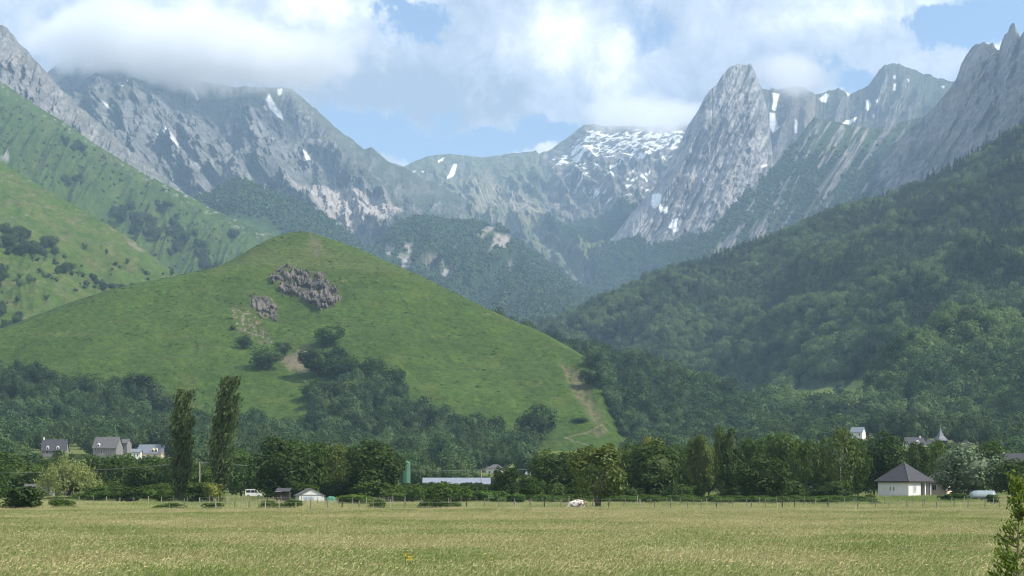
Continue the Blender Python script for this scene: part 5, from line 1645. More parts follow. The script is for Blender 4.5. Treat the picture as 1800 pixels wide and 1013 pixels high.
crag_face(OC, OUTCROP, 501, 1.9, .06)
RP = outcrop('rock_patch', OUTCROP2, 36, (.6, 1.9), 'patch of pale boulders below the main outcrop of the knoll', 2); crag_face(RP, OUTCROP2, 521, 1.0, .0)
outcrop('scree_patch', OUTCROP3, 46, (.5, 1.3), 'thin trail of small stones down the knoll beneath the pale boulders', 3)
outcrop('stone_spill', [(552, 535), (566, 535), (572, 552), (558, 560)], 14, (.7, 1.5), 'stones spilling from the foot of the main outcrop', 4)
outcrop('summit_stones', [(505, 409), (530, 406), (560, 412), (552, 416), (515, 414)], 26, (.3, .8), 'low broken stones along the top of the knoll', 5)
outcrop('slope_stones', [(843, 540), (854, 540), (862, 560), (850, 556)], 12, (.5, 1.3), 'small outcrop on the falling edge of the knoll', 6)
for k, (px, py, s, lb) in enumerate(((602, 497, 1.4, 'white boulder lying alone in the grass beside the outcrop'), (614, 450, .8, 'small pale boulder on the upper shoulder of the knoll'), (666, 514, 1.0, 'grey boulder in the grass above the middle of the knoll'), (752, 528, 1.3, 'weathered boulder where the knoll begins to fall away'), (535, 675, 1.5, 'pale rock at the edge of the bushes halfway down the knoll'), (560, 640, 1.4, 'pale rock in the bare earth between the bushes'))):
    p, nn, _ = surf(KNOLL, px, py)
    o = bpy.data.objects.new('boulder', ROCKS[k]); o.location = p + nn * s * .25; o.scale = (s, s * .8, s); o.rotation_euler = (0, 0, k); link(o); tag(o, lb, 'rock')
p, nn, _ = surf(KNOLL, 530, 406)
CR = empty('summit_marker', p, 0, 'slender wooden marker pole with a stone foot on top of the knoll', 'marker')
part('pole', MB().tube([(0, 0, -.5), (0, 0, 3.6)], [.12, .08], 6), WOODP, CR); part('crossbar', MB().box(-.55, .55, -.06, .06, 2.7, 2.85), WOODP, CR)
for k in range(5):
    o = bpy.data.objects.new('stone', ROCKS[k]); o.location = (math.cos(k * 1.26) * .5, math.sin(k * 1.26) * .5, .2); o.scale = (.5, .5, .45); link(o, CR)

# ------------------------------------------------------------------ the row of trees along the meadow
ROW = [  # kind, colour, centre column, top row, width, distance, label, trunk
    ('poplar0', 'poplar', 314, 688, 46, 255, 'shorter of the two tall windswept poplars', 'poplar'),
    ('poplar1', 'poplar', 387, 666, 50, 252, 'taller windswept poplar bent at the tip', 'poplar'),
    ('willow', 'willow', 124, 805, 108, 300, 'pale yellow-green weeping willow above the grey-roofed cottage', 'willow'),
    ('round', 'bright', 424, 797, 62, 330, 'bright green tree behind the taller poplar', None),
    ('round', 'dark', 492, 773, 96, 278, 'big dark tree over the lean-to shed', None),
    ('round', 'mid', 540, 780, 76, 288, 'tall green tree directly behind the white garage', None),
    ('loose', 'ochre', 588, 781, 62, 296, 'olive-tinted tree between the garage and the large round tree', None),
    ('round', 'dark', 650, 781, 102, 282, 'very large round dark tree beside the silo', None),
    ('tall', 'mid', 620, 786, 52, 300, 'narrow green tree behind the large round tree', None),
    ('round', 'dark', 890, 824, 46, 262, 'small dark tree at the end of the farm building', None),
    ('round', 'mid', 930, 838, 48, 270, 'low green tree in front of the white sheds', None),
    ('round', 'dark', 982, 803, 78, 290, 'dark tree behind the cow', None),
    ('loose', 'ochre', 1052, 783, 108, 205, 'olive many-stemmed tree standing out in the meadow', 'multi'),
    ('round', 'dark', 1150, 782, 96, 284, 'broad dark tree beside the olive many-stemmed tree', None),
    ('loose', 'yellow', 1146, 768, 50, 330, 'tree with a bright yellow-green top behind the broad dark tree', None),
    ('tall', 'mid', 1100, 792, 50, 310, 'slim green tree half hidden behind the olive tree', None),
    ('tall', 'ochre', 1232, 764, 62, 296, 'tall olive tree with a ragged top', None),
    ('tall', 'dark', 1284, 757, 62, 284, 'tallest dark tree in the middle of the row', None),
    ('tall', 'ochre', 1268, 752, 44, 310, 'olive crown peeping over the tallest dark tree', None),
    ('round', 'dark', 1342, 806, 88, 262, 'low rounded dark tree at the front of the row', None),
    ('loose', 'mid', 1325, 770, 60, 312, 'green tree behind the low rounded dark tree', None),
    ('round', 'mid', 1378, 768, 72, 306, 'leafy tree with dense top behind and beside the low rounded tree', None),
    ('loose', 'mid', 1425, 776, 66, 296, 'feathery green tree beside the pale-trunked birch', None),
    ('loose', 'ochre', 1478, 755, 70, 288, 'tall pale-trunked birch with thin olive foliage', 'birch'),
    ('tall', 'mid', 1508, 772, 54, 300, 'mid-green tree next to the pale-trunked birch', None),
    ('round', 'dark', 1556, 768, 84, 306, 'massive dark tree behind the pyramid roof', None),
    ('tall', 'dark', 1610, 776, 56, 316, 'dark narrow tree rising over the outbuilding', None),
    ('round', 'mid', 1640, 780, 60, 326, 'green tree above the brown hipped outbuilding', None),
    ('round', 'silver', 1704, 780, 104, 299, 'large silvery-leaved tree behind the hoop shelter', None),
    ('loose', 'mid', 1744, 776, 70, 300, 'light green tree beside the large silvery tree', None),
    ('round', 'dark', 1795, 806, 84, 276, 'dark tree closing the row at the edge of the view', None),
    ('round', 'mid', 20, 800, 92, 340, 'green tree at the start of the row by the stone barn', None),
    ('round', 'mid', 88, 812, 66, 360, 'green tree just behind the willow', None),
    ('round', 'dark', 182, 806, 66, 330, 'dark green tree beside the willow', None),
    ('loose', 'mid', 215, 800, 62, 345, 'airy green tree between willow and shorter poplar', None),
    ('round', 'mid', 258, 806, 74, 335, 'dense green tree in front of the cream house', None),
    ('round', 'dark', 300, 815, 58, 330, 'dark tree standing behind the shorter poplar', None),
    ('round', 'mid', 345, 812, 62, 350, 'green tree in the gap between the two poplars', None),
    ('round', 'mid', -30, 806, 90, 320, 'green tree half cut off by the edge at the start of the row', None),
    ('tall', 'mid', 1215, 785, 40, 330, 'thin tree next to the pale cabin', None),
]
for kd, cl, px, top, w, d, lb, tr in ROW:
    if -20 <= px <= 1830 or True:
        plant_at('tree', kd, cl, px, top, w * (1.0 if kd[:3] in ('pop', 'wil') else 1.14), d, lb, 'tree', 'trees along the edge of the meadow', tr or kd.rstrip('012'), rz=0.0 if kd.startswith('poplar') else None)

FILL = random.Random(41)
for px in list(range(478, 672, 36)) + list(range(965, 1560, 34)):
    top = FILL.uniform(792, 812) if px < 960 else FILL.uniform(778, 804)
    plant_at('tree', FILL.choice(['round', 'tall', 'round']), FILL.choice(['mid', 'dark', 'mid']), px + FILL.uniform(-9, 9), top, FILL.uniform(56, 82), FILL.uniform(312, 350), 'leafy tree of the second rank behind the meadow row', 'tree', 'second rank of trees behind the meadow row', None)
for k in range(64):
    px = FILL.uniform(492, 680) if k % 3 == 0 else FILL.uniform(965, 1505); d = FILL.uniform(272, 292); x = (px - CX) / F * d
    plant('bush', 'bush', FILL.choice(['dark', 'mid', 'dark']), (x, d, zgf(x, d) - .1), FILL.uniform(3, 5.5), FILL.uniform(1.8, 3.6), 'dark bush of the undergrowth between the trunks of the meadow row', 'bush', 'undergrowth between the trunks of the meadow row')
SHRUBS = [
    ('dark', 42, 852, 74, 188, 'big leafy bush in the tall grass at the edge of the view'), ('dark', 230, 855, 42, 252, 'rounded nearly black bush by the paddock'), ('mid', 170, 862, 46, 262, 'green bush beneath the willow'), ('mid', 196, 860, 44, 268, 'green bush beside the rounded black bush'),
    ('mid', 270, 858, 56, 268, 'green bush at the foot of the shorter poplar'), ('dark', 292, 866, 36, 252, 'dark bush against the trunk of the shorter poplar'), ('mid', 150, 868, 44, 262, 'bush below the dormer cottage'), ('yellow', 374, 846, 34, 248, 'pale flowering elder bush at the foot of the taller poplar'), ('dark', 352, 856, 40, 254, 'dark bush between the poplars'),
    ('dark', 336, 866, 38, 250, 'low dark bush by the stake fence'), ('young', 622, 868, 54, 236, 'clipped bright hedge bush beside the tarpaulin'), ('young', 640, 870, 34, 235, 'small bright bush ending the clipped hedge'), ('mid', 518, 878, 26, 205, 'scrubby bush in front of the lean-to shed'), ('mid', 508, 879, 36, 186, 'tall weedy bush in the tall grass before the garage'), ('mid', 110, 876, 50, 186, 'weedy clump growing through the fence near the big leafy bush'),
    ('mid', 300, 884, 52, 176, 'low dark clump on the fence line below the shorter poplar'), ('mid', 372, 882, 40, 176, 'low clump on the fence line below the taller poplar'), ('mid', 470, 880, 42, 178, 'weedy clump on the fence line beside the van'), ('mid', 663, 878, 30, 178, 'small bush on the fence line below the clipped hedge'), ('mid', 748, 878, 24, 176, 'small weedy bush on the fence line below the barn'), ('dark', 766, 874, 26, 200, 'dark weedy bush just behind the fence below the barn'),
    ('mid', 795, 880, 40, 180, 'spreading clump on the fence below the middle of the barn'), ('dark', 1662, 868, 30, 262, 'dark shrub between house and hoop shelter'), ('dark', 1745, 868, 22, 240, 'dark shrub at the end of the hoop shelter'), ('ochre', 1530, 868, 20, 270, 'pale shrub at the corner of the pyramid-roofed house'), ('mid', 1688, 866, 34, 268, 'green shrub at the rounded end of the hoop shelter'), ('mid', 1540, 880, 20, 236, 'low weeds before the pyramid-roofed house'),
]
for cl, px, top, w, d, lb in SHRUBS:
    plant_at('shrub', 'bush', cl, px, top, w, d, lb, 'shrub', 'shrubs about the meadow edge')
r_ = random.Random(12)
for k in range(120):
    px = r_.uniform(695, 1522); d = r_.uniform(246, 264) - (4 if px > 1250 else 0)
    h_ = r_.uniform(.6, 1.35) + (1.6 * math.exp(-((px - 780) / 60) ** 2) + r_.uniform(0, .6) if px < 960 else 0)
    x = (px - CX) / F * d
    plant('bush', 'bush', r_.choice(['mid', 'bright', 'mid', 'bright']), (x, d, zgf(x, d) - .1), r_.uniform(2.2, 4.5), h_, 'low green bush of the hedge along the foot of the trees', 'bush', 'bushes of the hedge along the foot of the trees')
for k in range(26):
    px = r_.uniform(700, 880); d = r_.uniform(300, 470); x = (px - CX) / F * d; h_ = max(1.5, CH + (HY - r_.uniform(845, 856)) / F * d - zgf(x, d))
    plant('bush', 'bush', r_.choice(['mid', 'dark']), (x, d, zgf(x, d) - .1), r_.uniform(3, 5), h_, 'dark bush of the thicket hiding the wall of the farm building', 'bush', 'bushes hiding the wall of the farm building')
for k in range(34):
    px = r_.uniform(-40, 360); d = r_.uniform(266, 300); x = (px - CX) / F * d; h_ = r_.uniform(1.5, 3.4) if not 30 < px < 165 else r_.uniform(.5, .9)
    plant('bush', 'bush', r_.choice(['mid', 'mid', 'dark']), (x, d, zgf(x, d) - .1), r_.uniform(3, 5), h_, 'dense bush of the thicket under the willow and poplars', 'bush', 'bushes under the willow and poplars')

# ------------------------------------------------------------------ lone trees on the knoll and the green ridges
KT = [(578, 610, 48, 40, 'mid', 'two-toned tree crowning the bushes under the outcrop'), (465, 652, 48, 42, 'bright', 'round bright green tree alone on the open face of the knoll'), (427, 612, 26, 24, 'dark', 'small dark bush-like tree just above the round bright tree'), (410, 580, 10, 9, 'dark', 'tiny dark bush by the trail of stones'), (497, 628, 28, 28, 'dark', 'dark tree between the bright tree and the bare earth'),
      (556, 664, 56, 52, 'dark', 'big dark tree beside the bare earth'), (585, 655, 50, 50, 'wood', 'leafy tree in the upper thicket of the knoll'), (605, 672, 60, 46, 'dark', 'spreading tree in the middle of the knoll thicket'), (655, 676, 44, 46, 'dark', 'dark pointed tree on the flank of the thicket'), (688, 690, 50, 42, 'dark', 'outermost tree on the flank of the thicket'), (548, 706, 34, 28, 'dark', 'dark tree at the bottom corner of the open face'), (620, 702, 44, 36, 'ochre', 'pale olive tree inside the thicket'), (585, 716, 46, 40, 'wood', 'tree in the lower thicket of the knoll'), (640, 716, 50, 36, 'wood', 'green tree below the dark pointed one'),
      (945, 778, 62, 66, 'dark', 'large dark tree alone near the zigzag track'), (925, 770, 36, 44, 'dark', 'tree leaning on the large dark tree by the track'), (828, 778, 40, 56, 'dark', 'dark tree at the lower rim of the knoll'), (868, 786, 40, 56, 'dark', 'tall dark tree beside another at the lower rim of the knoll'), (806, 790, 40, 40, 'wood', 'bushy tree at the lower rim of the knoll'), (1020, 738, 26, 10, 'mid', 'low bush above the zigzag track'), (250, 700, 66, 48, 'dark', 'spreading tree standing out above the houses'), (292, 722, 40, 34, 'wood', 'tree edging the open face above the shorter poplar'),
      (1084, 722, 60, 44, 'dark', 'dark tree beside the brown gully'), (1040, 672, 40, 34, 'dark', 'dark tree on the rim of the knoll above the gully')]
for px, base, w, h, cl, lb in KT:
    p, nn, _ = surf(KNOLL, px, base); d = p.y
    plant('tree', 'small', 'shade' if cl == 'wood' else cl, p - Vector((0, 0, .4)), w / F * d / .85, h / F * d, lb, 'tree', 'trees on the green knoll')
GROVES = [  # land, polygon, count, size m, label, group
    (RIDGE1, [(-20, 420), (30, 408), (62, 425), (100, 440), (104, 448), (60, 440), (0, 432)], 34, (9, 15), 'dark tree of the belt crossing the bright pasture ridge', 'trees of the belt across the pasture ridge'),
    (RIDGE1, [(92, 468), (128, 476), (122, 486), (96, 480)], 6, (7, 10), 'small tree of the clump on the pasture ridge', 'clump of trees on the pasture ridge'),
    (RIDGE1, [(142, 492), (190, 494), (224, 490), (222, 506), (180, 512), (150, 504)], 22, (6, 10), 'tree of the low thicket near the foot of the pasture ridge', 'thicket near the foot of the pasture ridge'),
    (RIDGE1, [(-20, 545), (10, 540), (36, 560), (20, 580), (-20, 590)], 14, (8, 12), 'tree in the hollow behind the flank of the knoll', 'trees in the hollow behind the knoll'),
    (RIDGE1, [(-20, 470), (14, 468), (10, 505), (-20, 510)], 10, (7, 11), 'tree at the very edge of the pasture ridge', 'trees at the edge of the pasture ridge'),
    (RIDGE2, [(198, 362), (220, 372), (270, 395), (300, 400), (345, 425), (350, 440), (300, 425), (240, 410), (210, 390)], 42, (14, 22), 'dark tree of the long wood strip on the hazy mountainside', 'trees of the wood strip on the hazy mountainside'),
    (RIDGE2, [(340, 440), (370, 444), (394, 462), (384, 474), (345, 478)], 18, (14, 20), 'dark tree of the lower wood on the hazy mountainside', 'lower wood on the hazy mountainside'),
    (RIDGE2, [(290, 425), (312, 430), (308, 455), (298, 450)], 7, (12, 18), 'tree of the narrow grove on the hazy mountainside', 'narrow grove on the hazy mountainside'),
    (RIDGE2, [(104, 255), (135, 258), (152, 276), (130, 280)], 12, (12, 18), 'tree of the high copse on the hazy mountainside', 'high copse on the hazy mountainside'),
    (RIDGE2, [(106, 310), (140, 325), (136, 335), (110, 325)], 7, (11, 16), 'tree of the middle copse on the hazy mountainside', 'middle copse on the hazy mountainside'),
    (RIDGE2, [(270, 350), (318, 372), (312, 378), (280, 364)], 8, (11, 16), 'tree of the thin row on the hazy mountainside', 'thin row on the hazy mountainside'),
    (RIDGE2, [(385, 402), (412, 408), (420, 420), (395, 416)], 7, (11, 16), 'tree above the left shoulder of the knoll', 'trees above the shoulder of the knoll'),
]
r_ = random.Random(5)
for L, poly, n_, sz, lb, gp in GROVES:
    xs = [p[0] for p in poly]; ys = [p[1] for p in poly]; k = 0
    while k < n_:
        px, py = r_.uniform(min(xs), max(xs)), r_.uniform(min(ys), max(ys))
        if not in_poly(px, py, poly): continue
        p, nn, _ = surf(L, px, py + 8); h = r_.uniform(*sz)
        plant('tree', 'small', 'shade', p - Vector((0, 0, .5)), h * r_.uniform(.8, 1.05), h, lb, 'tree', gp); k += 1
for px, py, h, lb in ((147, 446, 10, 'single slender tree on the bright pasture ridge'), (186, 456, 7, 'small lone tree halfway along the pasture ridge'), (224, 468, 7, 'lone dark tree low on the pasture ridge'), (302, 486, 9, 'lone tree where the pasture ridge meets the knoll'), (50, 510, 10, 'bare greyish tree in the hollow of the pasture ridge'), (34, 518, 9, 'bushy tree beside the bare greyish tree')):
    p, nn, _ = surf(RIDGE1, px, py)
    plant('tree', 'small', 'wood', p - Vector((0, 0, .3)), h * .7, h, lb, 'tree', 'lone trees on the pasture ridge')

# scattered bushes, too many and too small to tell apart
def sprinkle(L, polys_, n_, seed):
    r = np.random.default_rng(seed); m = np.zeros(L.px.shape, np.float32)
    for p in polys_: m = np.maximum(m, poly_in(L.px, L.py, p, 6))
    m = m * (fbm(L.px / 16, L.py / 9, seed, 4, .6) > .12)
    pts, *_ = scatter_points(L, m, 9, seed); k = r.permutation(len(pts))[:n_]; return pts[k]


pts = np.concatenate([sprinkle(RIDGE2, [[(-20, 170), (120, 240), (400, 400), (430, 440), (300, 480), (-20, 300)]], 260, 3), sprinkle(RIDGE1, [[(-20, 400), (120, 450), (300, 490), (150, 560), (-20, 560)]], 90, 4)])
scatter('scrub', pts, tree_sizes(len(pts), _r, (2, 6), (.9, 1.4)), _r.integers(0, 4, len(pts)), PR_FAR, 'scattered scrub over the green mountainsides')

# ------------------------------------------------------------------ woods about the foot of the knoll
P0 = [(-90, 645), (40, 660), (100, 674), (180, 686), (232, 690), (262, 706), (296, 728), (330, 752), (420, 752), (470, 762), (540, 768), (560, 735), (548, 712), (600, 690), (640, 690), (700, 712), (740, 735), (790, 762), (850, 790), (930, 800), (1000, 806), (1000, 860), (-90, 860)]
KEEP = [(70, 122, 797, 700), (160, 232, 802, 700), (232, 300, 806, 690), (845, 892, 834, 740), (925, 970, 845, 640), (738, 866, 856, 500), (706, 724, 848, 520), (1484, 1520, 772, 900), (1568, 1640, 792, 825), (1640, 1668, 778, 850), (1688, 1708, 790, 800), (1755, 1800, 812, 430), (955, 1085, 806, 1010)]


def clear_view(px, d, ztop, wpx):
    """highest z a tree may reach without hiding a house farther off"""
    for a_, b_, py, dh in KEEP:
        if d < dh - 3 and a_ - wpx < px < b_ + wpx:
            ztop = np.minimum(ztop, CH + (HY - py) / F * d)
    return ztop


trees = []
m0 = np.maximum(poly_in(KNOLL.px, KNOLL.py, P0, 3), poly_in(KNOLL.px, KNOLL.py, [(1022, 628), (1060, 652), (1092, 722), (1135, 772), (1128, 800), (1088, 756), (1068, 728), (1060, 700), (1046, 670)], 3))
pts, ppx, ppy, _i, _j = scatter_points(KNOLL, m0, 7.4, 11)
trees += [tuple(p) for p in pts]
r_ = np.random.default_rng(21)
# the valley floor between the meadow trees and the slopes
for k in range(1500):
    d = math.sqrt(r_.uniform(380 ** 2, 960 ** 2)); px = r_.uniform(-60, 1860)
    if 690 < px < 990 and d < 512: continue
    x = (px - CX) / F * d; trees.append((x, d, zgf(x, d)))
trees = np.array(trees)
hh = r_.uniform(8, 15, len(trees)) * np.interp(trees[:, 1], [380, 600, 900], [.75, .85, 1]); ok = []
for k, (x, y, z) in enumerate(trees):
    px = CX + x / y * F; zt = clear_view(px, y, z + hh[k], 4 + hh[k] * .42 / y * F)
    inside = any(abs(y - dh) < 7 and a_ - 3 < px < b_ + 3 for a_, b_, _, dh in KEEP)
    if zt - z > 2.5 and not inside: hh[k] = zt - z; ok.append(k)
trees = trees[ok]; hh = hh[ok]
order = np.argsort(-(hh / trees[:, 1]))
n_single = 24 + 0
near = [k for k in order if 0 < CX + trees[k, 0] / trees[k, 1] * F < 1800][:NEAR_SINGLES]
nl = {0: ('leafy tree of the woods between the houses and the green knoll', 'woods between the houses and the knoll'), 1: ('leafy tree of the woods at the foot of the green knoll behind the farm', 'woods at the foot of the knoll behind the farm'), 2: ('leafy tree of the woods between the meadow trees and the village', 'woods between the meadow trees and the village')}
for k in near:
    px = CX + trees[k, 0] / trees[k, 1] * F; q = 0 if px < 420 else (1 if px < 1050 else 2)
    plant('tree', 'small', ('shade', 'wood', 'shade', 'dark')[k % 4], Vector(trees[k]) - Vector((0, 0, .4)), hh[k] * random.uniform(.8, 1.0), hh[k], nl[q][0], 'tree', nl[q][1])
rest = np.array(sorted(set(range(len(trees))) - set(near)))
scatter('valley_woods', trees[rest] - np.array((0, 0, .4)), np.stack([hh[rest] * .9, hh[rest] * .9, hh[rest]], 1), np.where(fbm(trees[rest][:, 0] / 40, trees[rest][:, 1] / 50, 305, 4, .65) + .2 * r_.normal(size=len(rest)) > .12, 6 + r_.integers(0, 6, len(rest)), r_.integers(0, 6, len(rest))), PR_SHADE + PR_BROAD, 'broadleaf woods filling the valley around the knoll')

# ------------------------------------------------------------------ the tall grass of the meadow
GR, t = new_mat('meadow_grass')
o_ = t.node('ShaderNodeOutputMaterial'); g_ = t.node('ShaderNodeNewGeometry'); oi = t.node('ShaderNodeObjectInfo')
n1 = t.noise(oi.outputs['Location'], .055, 3, .55); n2 = t.noise(oi.outputs['Location'], .35, 3, .6)
mixv = t.math('ADD', t.math('MULTIPLY', n1, 1.25), t.math('MULTIPLY', n2, .55))
mixv = t.math('ADD', mixv, t.math('MULTIPLY', t.math('SUBTRACT', g_.outputs['Random Per Island'], .5), .42))
c_ = t.mix(t.maprange(mixv, .68, 1.10), GRASS_A, GRASS_B)
hsv = t.node('ShaderNodeHueSaturation'); t.plug(hsv.inputs['Color'], c_); t.plug(hsv.inputs['Value'], t.maprange(g_.outputs['Random Per Island'], 0, 1, .86, 1.14, False))
df = t.node('ShaderNodeBsdfDiffuse'); tr = t.node('ShaderNodeBsdfTranslucent'); mx = t.node('ShaderNodeMixShader'); mx.inputs[0].default_value = .3
t.plug(df.inputs[0], hsv.outputs[0]); t.plug(tr.inputs[0], hsv.outputs[0]); t.L.new(df.outputs[0], mx.inputs[1]); t.L.new(tr.outputs[0], mx.inputs[2]); t.L.new(mx.outputs[0], o_.inputs[0])


def clump(seed, n_, spread, hmin, hmax, w, lean):
    r = np.random.default_rng(seed)
    b = r.uniform(-spread, spread, (n_, 2)); h = r.uniform(hmin, hmax, n_); th = r.uniform(0, 2 * math.pi, n_)
    ln = np.stack([lean * r.uniform(.2, 1.5, n_) + .12 * r.normal(size=n_), .18 * r.normal(size=n_)], 1) * h[:, None]
    wv = np.stack([np.cos(th), np.sin(th)], 1) * (w * r.uniform(.6, 1.3, (n_, 1)))
    P = []
    for t_, k in ((0, 1.0), (.55, .8), (1.0, .12)):
        c = b + ln * t_ ** 1.8
        z = h * t_ * (1 - .12 * t_)
        P += [np.column_stack([c - wv * k, z]), np.column_stack([c + wv * k, z])]
    V = np.stack(P, 1).reshape(-1, 3); i = np.arange(n_)[:, None] * 6
    Fq = np.concatenate([i + np.array([[0, 1, 3, 2]]), i + np.array([[2, 3, 5, 4]])])
    # seed heads on the tallest stems
    k = np.argsort(-h)[:n_ // 4]; tip = np.column_stack([b[k] + ln[k], h[k] * .88])
    ax = unit(np.column_stack([ln[k] * 1.6, h[k] * .6])); V2, F2 = leaf_quads(tip + ax * .05, unit(r.normal(size=(len(k), 3))), np.full(len(k), .05), .18, axis=ax, r=r)
    return np.concatenate([V, V2]), np.concatenate([Fq, F2 + len(V)])


PR_G = [proto('grass_clump', *clump(300 + i, 520, 1.15, .36, .72, .0085, .42), GR) for i in range(5)]
PR_S = [proto('short_grass_clump', *clump(320 + i, 150, .9, .12, .34, .012, .25), GR) for i in range(3)]
r_ = np.random.default_rng(9)
y = np.sqrt(r_.uniform(30 ** 2, 180 ** 2, 17000)); x = r_.uniform(-.40, .40, len(y)) * y
k_ = y < 171 + 9 * fbm(x / 7, y * 0, 78, 4); x, y = x[k_], y[k_]
s = r_.uniform(.75, 1.1, len(y)) * (1 + .25 * fbm(x / 9, y / 9, 77, 3))
pts = np.column_stack([x, y, zg(x, y) - .03])
scatter('meadow_grass', pts, np.stack([np.ones(len(y)), np.ones(len(y)), s], 1), r_.integers(0, 5, len(y)), PR_G, 'tall seeding hay grass bending in the wind', rots=r_.uniform(-.9, .9, len(y)))
y = np.sqrt(r_.uniform(170 ** 2, 300 ** 2, 9000)); x = r_.uniform(-.37, .37, len(y)) * y
scatter('paddock_grass', np.column_stack([x, y, zg(x, y) - .02]), np.column_stack([np.full(len(y), 1.3), np.full(len(y), 1.3), r_.uniform(.6, 1.4, len(y))]), r_.integers(0, 3, len(y)), PR_S, 'short cropped grass of the paddock')
GS, t = new_mat('straw_stalk')
o_ = t.node('ShaderNodeOutputMaterial'); g_ = t.node('ShaderNodeNewGeometry'); d_ = t.node('ShaderNodeBsdfDiffuse')
t.plug(d_.inputs[0], t.mix(g_.outputs['Random Per Island'], (.46, .36, .20), (.62, .56, .30))); t.L.new(d_.outputs[0], o_.inputs[0])
PR_K = [proto('seed_stalk_clump', *clump(340 + i, 46, 1.0, .62, .98, .0065, .62), GS) for i in range(4)]
r_ = np.random.default_rng(19)
y = np.sqrt(r_.uniform(36 ** 2, 168 ** 2, 9000)); x = r_.uniform(-.38, .38, len(y)) * y
k_ = fbm(x / 14, y / 10, 79, 4) + .3 * r_.normal(size=len(y)) > .0; x, y = x[k_], y[k_]
scatter('seed_stalks', np.column_stack([x, y, zg(x, y) - .03]), np.column_stack([np.ones(len(y)), np.ones(len(y)), r_.uniform(.8, 1.1, len(y))]), r_.integers(0, 4, len(y)), PR_K, 'pale seed stalks standing above the hay grass', rots=r_.uniform(-.5, .5, len(y)))
# yellow flowers in the grass
FLW = plain('buttercup', (.75, .58, .04), .6)
r_ = random.Random(3); nfl = 0
for px, py, n_ in ((716, 984, 4), (722, 992, 3), (860, 997, 1)):
    d = F * (CH - .75) / (py - HY)
    for k in range(n_):
        x = (px + r_.uniform(-6, 6) - CX) / F * d; yy = d + r_.uniform(-.6, .6)
        o = empty('flower', (x, yy, zgf(x, yy)), r_.uniform(0, 6), 'small yellow flower rising out of the tall grass', 'flower', 'yellow flowers in the tall grass')
        h = r_.uniform(.78, .92); part('stem', MB().tube([(0, 0, 0), (.02, 0, h)], .005, 4), FO['bright'], o)
        m = MB()
        for q in range(6):
            a0 = q * 1.047; m.add([(.02, 0, h), (.02 + math.cos(a0 - .4) * .05, math.sin(a0 - .4) * .05, h + .03), (.02 + math.cos(a0) * .075, math.sin(a0) * .075, h + .045), (.02 + math.cos(a0 + .4) * .05, math.sin(a0 + .4) * .05, h + .03)], [(0, 1, 2, 3)])
        part('petals', m, FLW, o)

# ------------------------------------------------------------------ the sapling beside the camera
r_ = np.random.default_rng(61); d = 15.0; x0 = (1790 - CX) / F * d
SA = empty('sapling', (x0, d, 0), 0, 'young tree with upswept leafy shoots close by at the edge of the view', 'tree')
hs = CH + (HY - 842) / F * d
part('trunk', MB().tube([(-.16, 0, -.1), (-.10, 0, .8), (-.03, 0, 1.5), (.02, 0, hs)], [.024, .018, .012, .004], 7), BARK, SA, smooth=True)
LV, LF, k0 = [], [], 0
for b in range(56):
    z = .35 + (hs * .99 - .35) * r_.uniform(0, 1) ** .8; th = r_.uniform(0, 6.28) if r_.uniform() < .6 else math.pi + .5 * r_.normal()
    ln = np.interp(z, [0, .8, 1.6, hs], [.30, .30, .22, .07]) * r_.uniform(.7, 1.15)
    base = np.array((np.interp(z, [0, .8, 1.5, hs], [-.16, -.10, -.03, .02]), 0, z)); up = r_.uniform(.5, 1.2)
    tip = base + np.array((math.cos(th) * ln, math.sin(th) * ln, ln * up)); mid = (base + tip) / 2 - np.array((0, 0, .06 * ln))
    part('branch', MB().tube([tuple(base), tuple(mid), tuple(tip)], [.008, .006, .002], 4), BARK, SA)
    nl_ = int(34 + 90 * ln / .4); tt = r_.uniform(.12, 1.08, nl_)
    P = (1 - tt)[:, None] ** 2 * base + (2 * tt * (1 - tt))[:, None] * mid + (tt ** 2)[:, None] * tip + .022 * r_.normal(size=(nl_, 3))
    ax = unit(np.tile(tip - base, (nl_, 1)) + .5 * r_.normal(size=(nl_, 3)) * ln + np.array((0, 0, .25 * ln)))
    V, Q = leaf_quads(P, unit(r_.normal(size=(nl_, 3)) + np.array((0, -.4, .6))), r_.uniform(.014, .030, nl_), .38, axis=ax, r=r_)
    LV.append(V); LF.append(Q + k0); k0 += len(V)
o = bpy.data.objects.new('foliage', np_mesh('foliage', np.concatenate(LV), np.concatenate(LF), FO['young'])); link(o, SA)

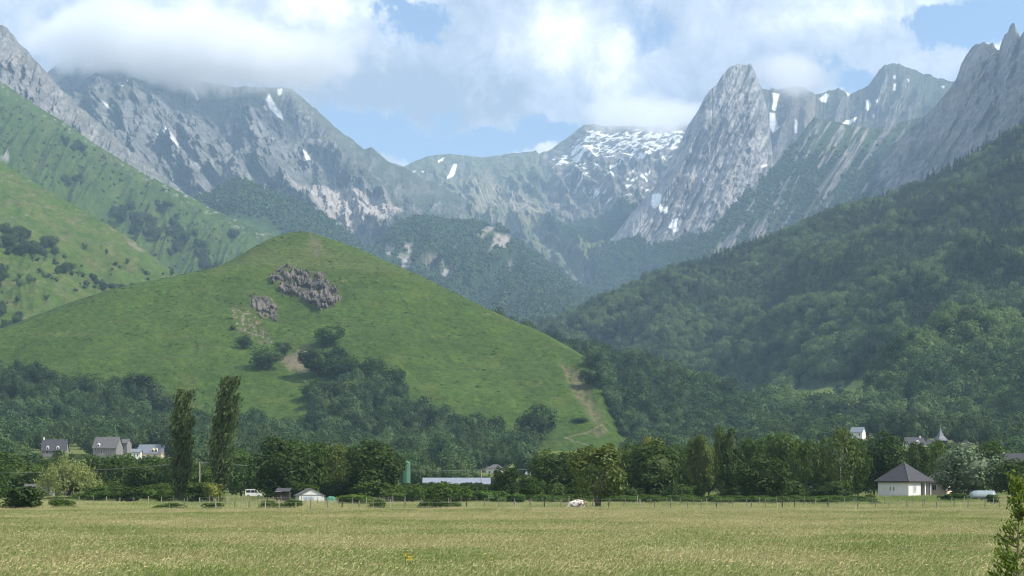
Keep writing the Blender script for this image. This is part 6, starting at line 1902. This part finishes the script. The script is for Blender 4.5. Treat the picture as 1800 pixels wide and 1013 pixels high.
# ------------------------------------------------------------------ the air
HAZE_TOP = max(float(L.P[..., 2].max()) for L in (MASSIF, BACK, PEAK, JAG, CRAG, WALL)) + 85
HAZE_LOW = min([float(L.P[..., 2].min()) for L in (KNOLL, RIDGE1, RIDGE2, WALL, MASSIF, SPUR, BACK, MIDR, PEAK, JAG, BUT, CRAG, SLOPE, SHOULDER)] + [0.0]) - 1.0
HAZE_DENSITY = 7.8e-5
HAZE_COLOR = (.52, .74, 1.0)
hz = MB().box(-4300, 4300, -280, 11600, HAZE_LOW, HAZE_TOP).build('haze', new_mat('air')[0])
_m = hz.data.materials[0]; _t = NT(_m.node_tree)
_o = _t.node('ShaderNodeOutputMaterial'); _v = _t.node('ShaderNodeVolumePrincipled')
_v.inputs['Color'].default_value = c4(HAZE_COLOR); _v.inputs['Density'].default_value = HAZE_DENSITY; _v.inputs['Anisotropy'].default_value = 0.1
_t.L.new(_v.outputs[0], _o.inputs['Volume'])
tag(hz, 'pale blue summer haze filling the valley', kind='stuff')


def mist(px, py, d, rx, ry, rz, dens, label, seed, cut=.0, rot=0.0):
    """a bank of cloud-mist caught on a summit: scattering droplets only, thinning to nothing at its edge"""
    r = np.random.default_rng(seed)
    V, Fq = blob_core(0, 0, 1, 1, r, 28, 16)
    V = V / np.linalg.norm(V, axis=1, keepdims=True)
    m, t = new_mat('mist_%d' % seed)
    o_ = t.node('ShaderNodeOutputMaterial'); v = t.node('ShaderNodeVolumePrincipled')
    tc = t.node('ShaderNodeTexCoord'); g = t.node('ShaderNodeNewGeometry')
    ln = t.node('ShaderNodeVectorMath', operation='LENGTH'); t.plug(ln.inputs[0], tc.outputs['Object'])
    nz = t.noise(g.outputs['Position'], .0045, 5, .6)
    f = t.math('ADD', t.math('MULTIPLY', nz, 1.5), t.math('MULTIPLY', ln.outputs['Value'], -1.05))
    t.plug(v.inputs['Density'], t.math('MULTIPLY', t.maprange(f, cut, cut + .34), dens))
    v.inputs['Color'].default_value = (1, 1, 1, 1); v.inputs['Anisotropy'].default_value = .2
    t.L.new(v.outputs[0], o_.inputs['Volume'])
    o = bpy.data.objects.new('mist', np_mesh('mist', V, Fq, m, True)); link(o)
    o.location = pix(px, py, d); o.scale = (rx, ry, rz); o.rotation_euler = (0, rot, 0)
    tag(o, label, kind='stuff'); return o


mist(335, 84, 6350, 960, 420, 200, .012, 'mist hanging on the summit of the grey massif', 1, cut=-.06, rot=.10)
mist(1392, 132, 6450, 260, 300, 115, .006, 'wisp of mist clinging beside the limestone peak', 2, rot=.1)
mist(1140, 205, 8300, 560, 380, 120, .006, 'mist lying along the top of the snowy cirque', 3)
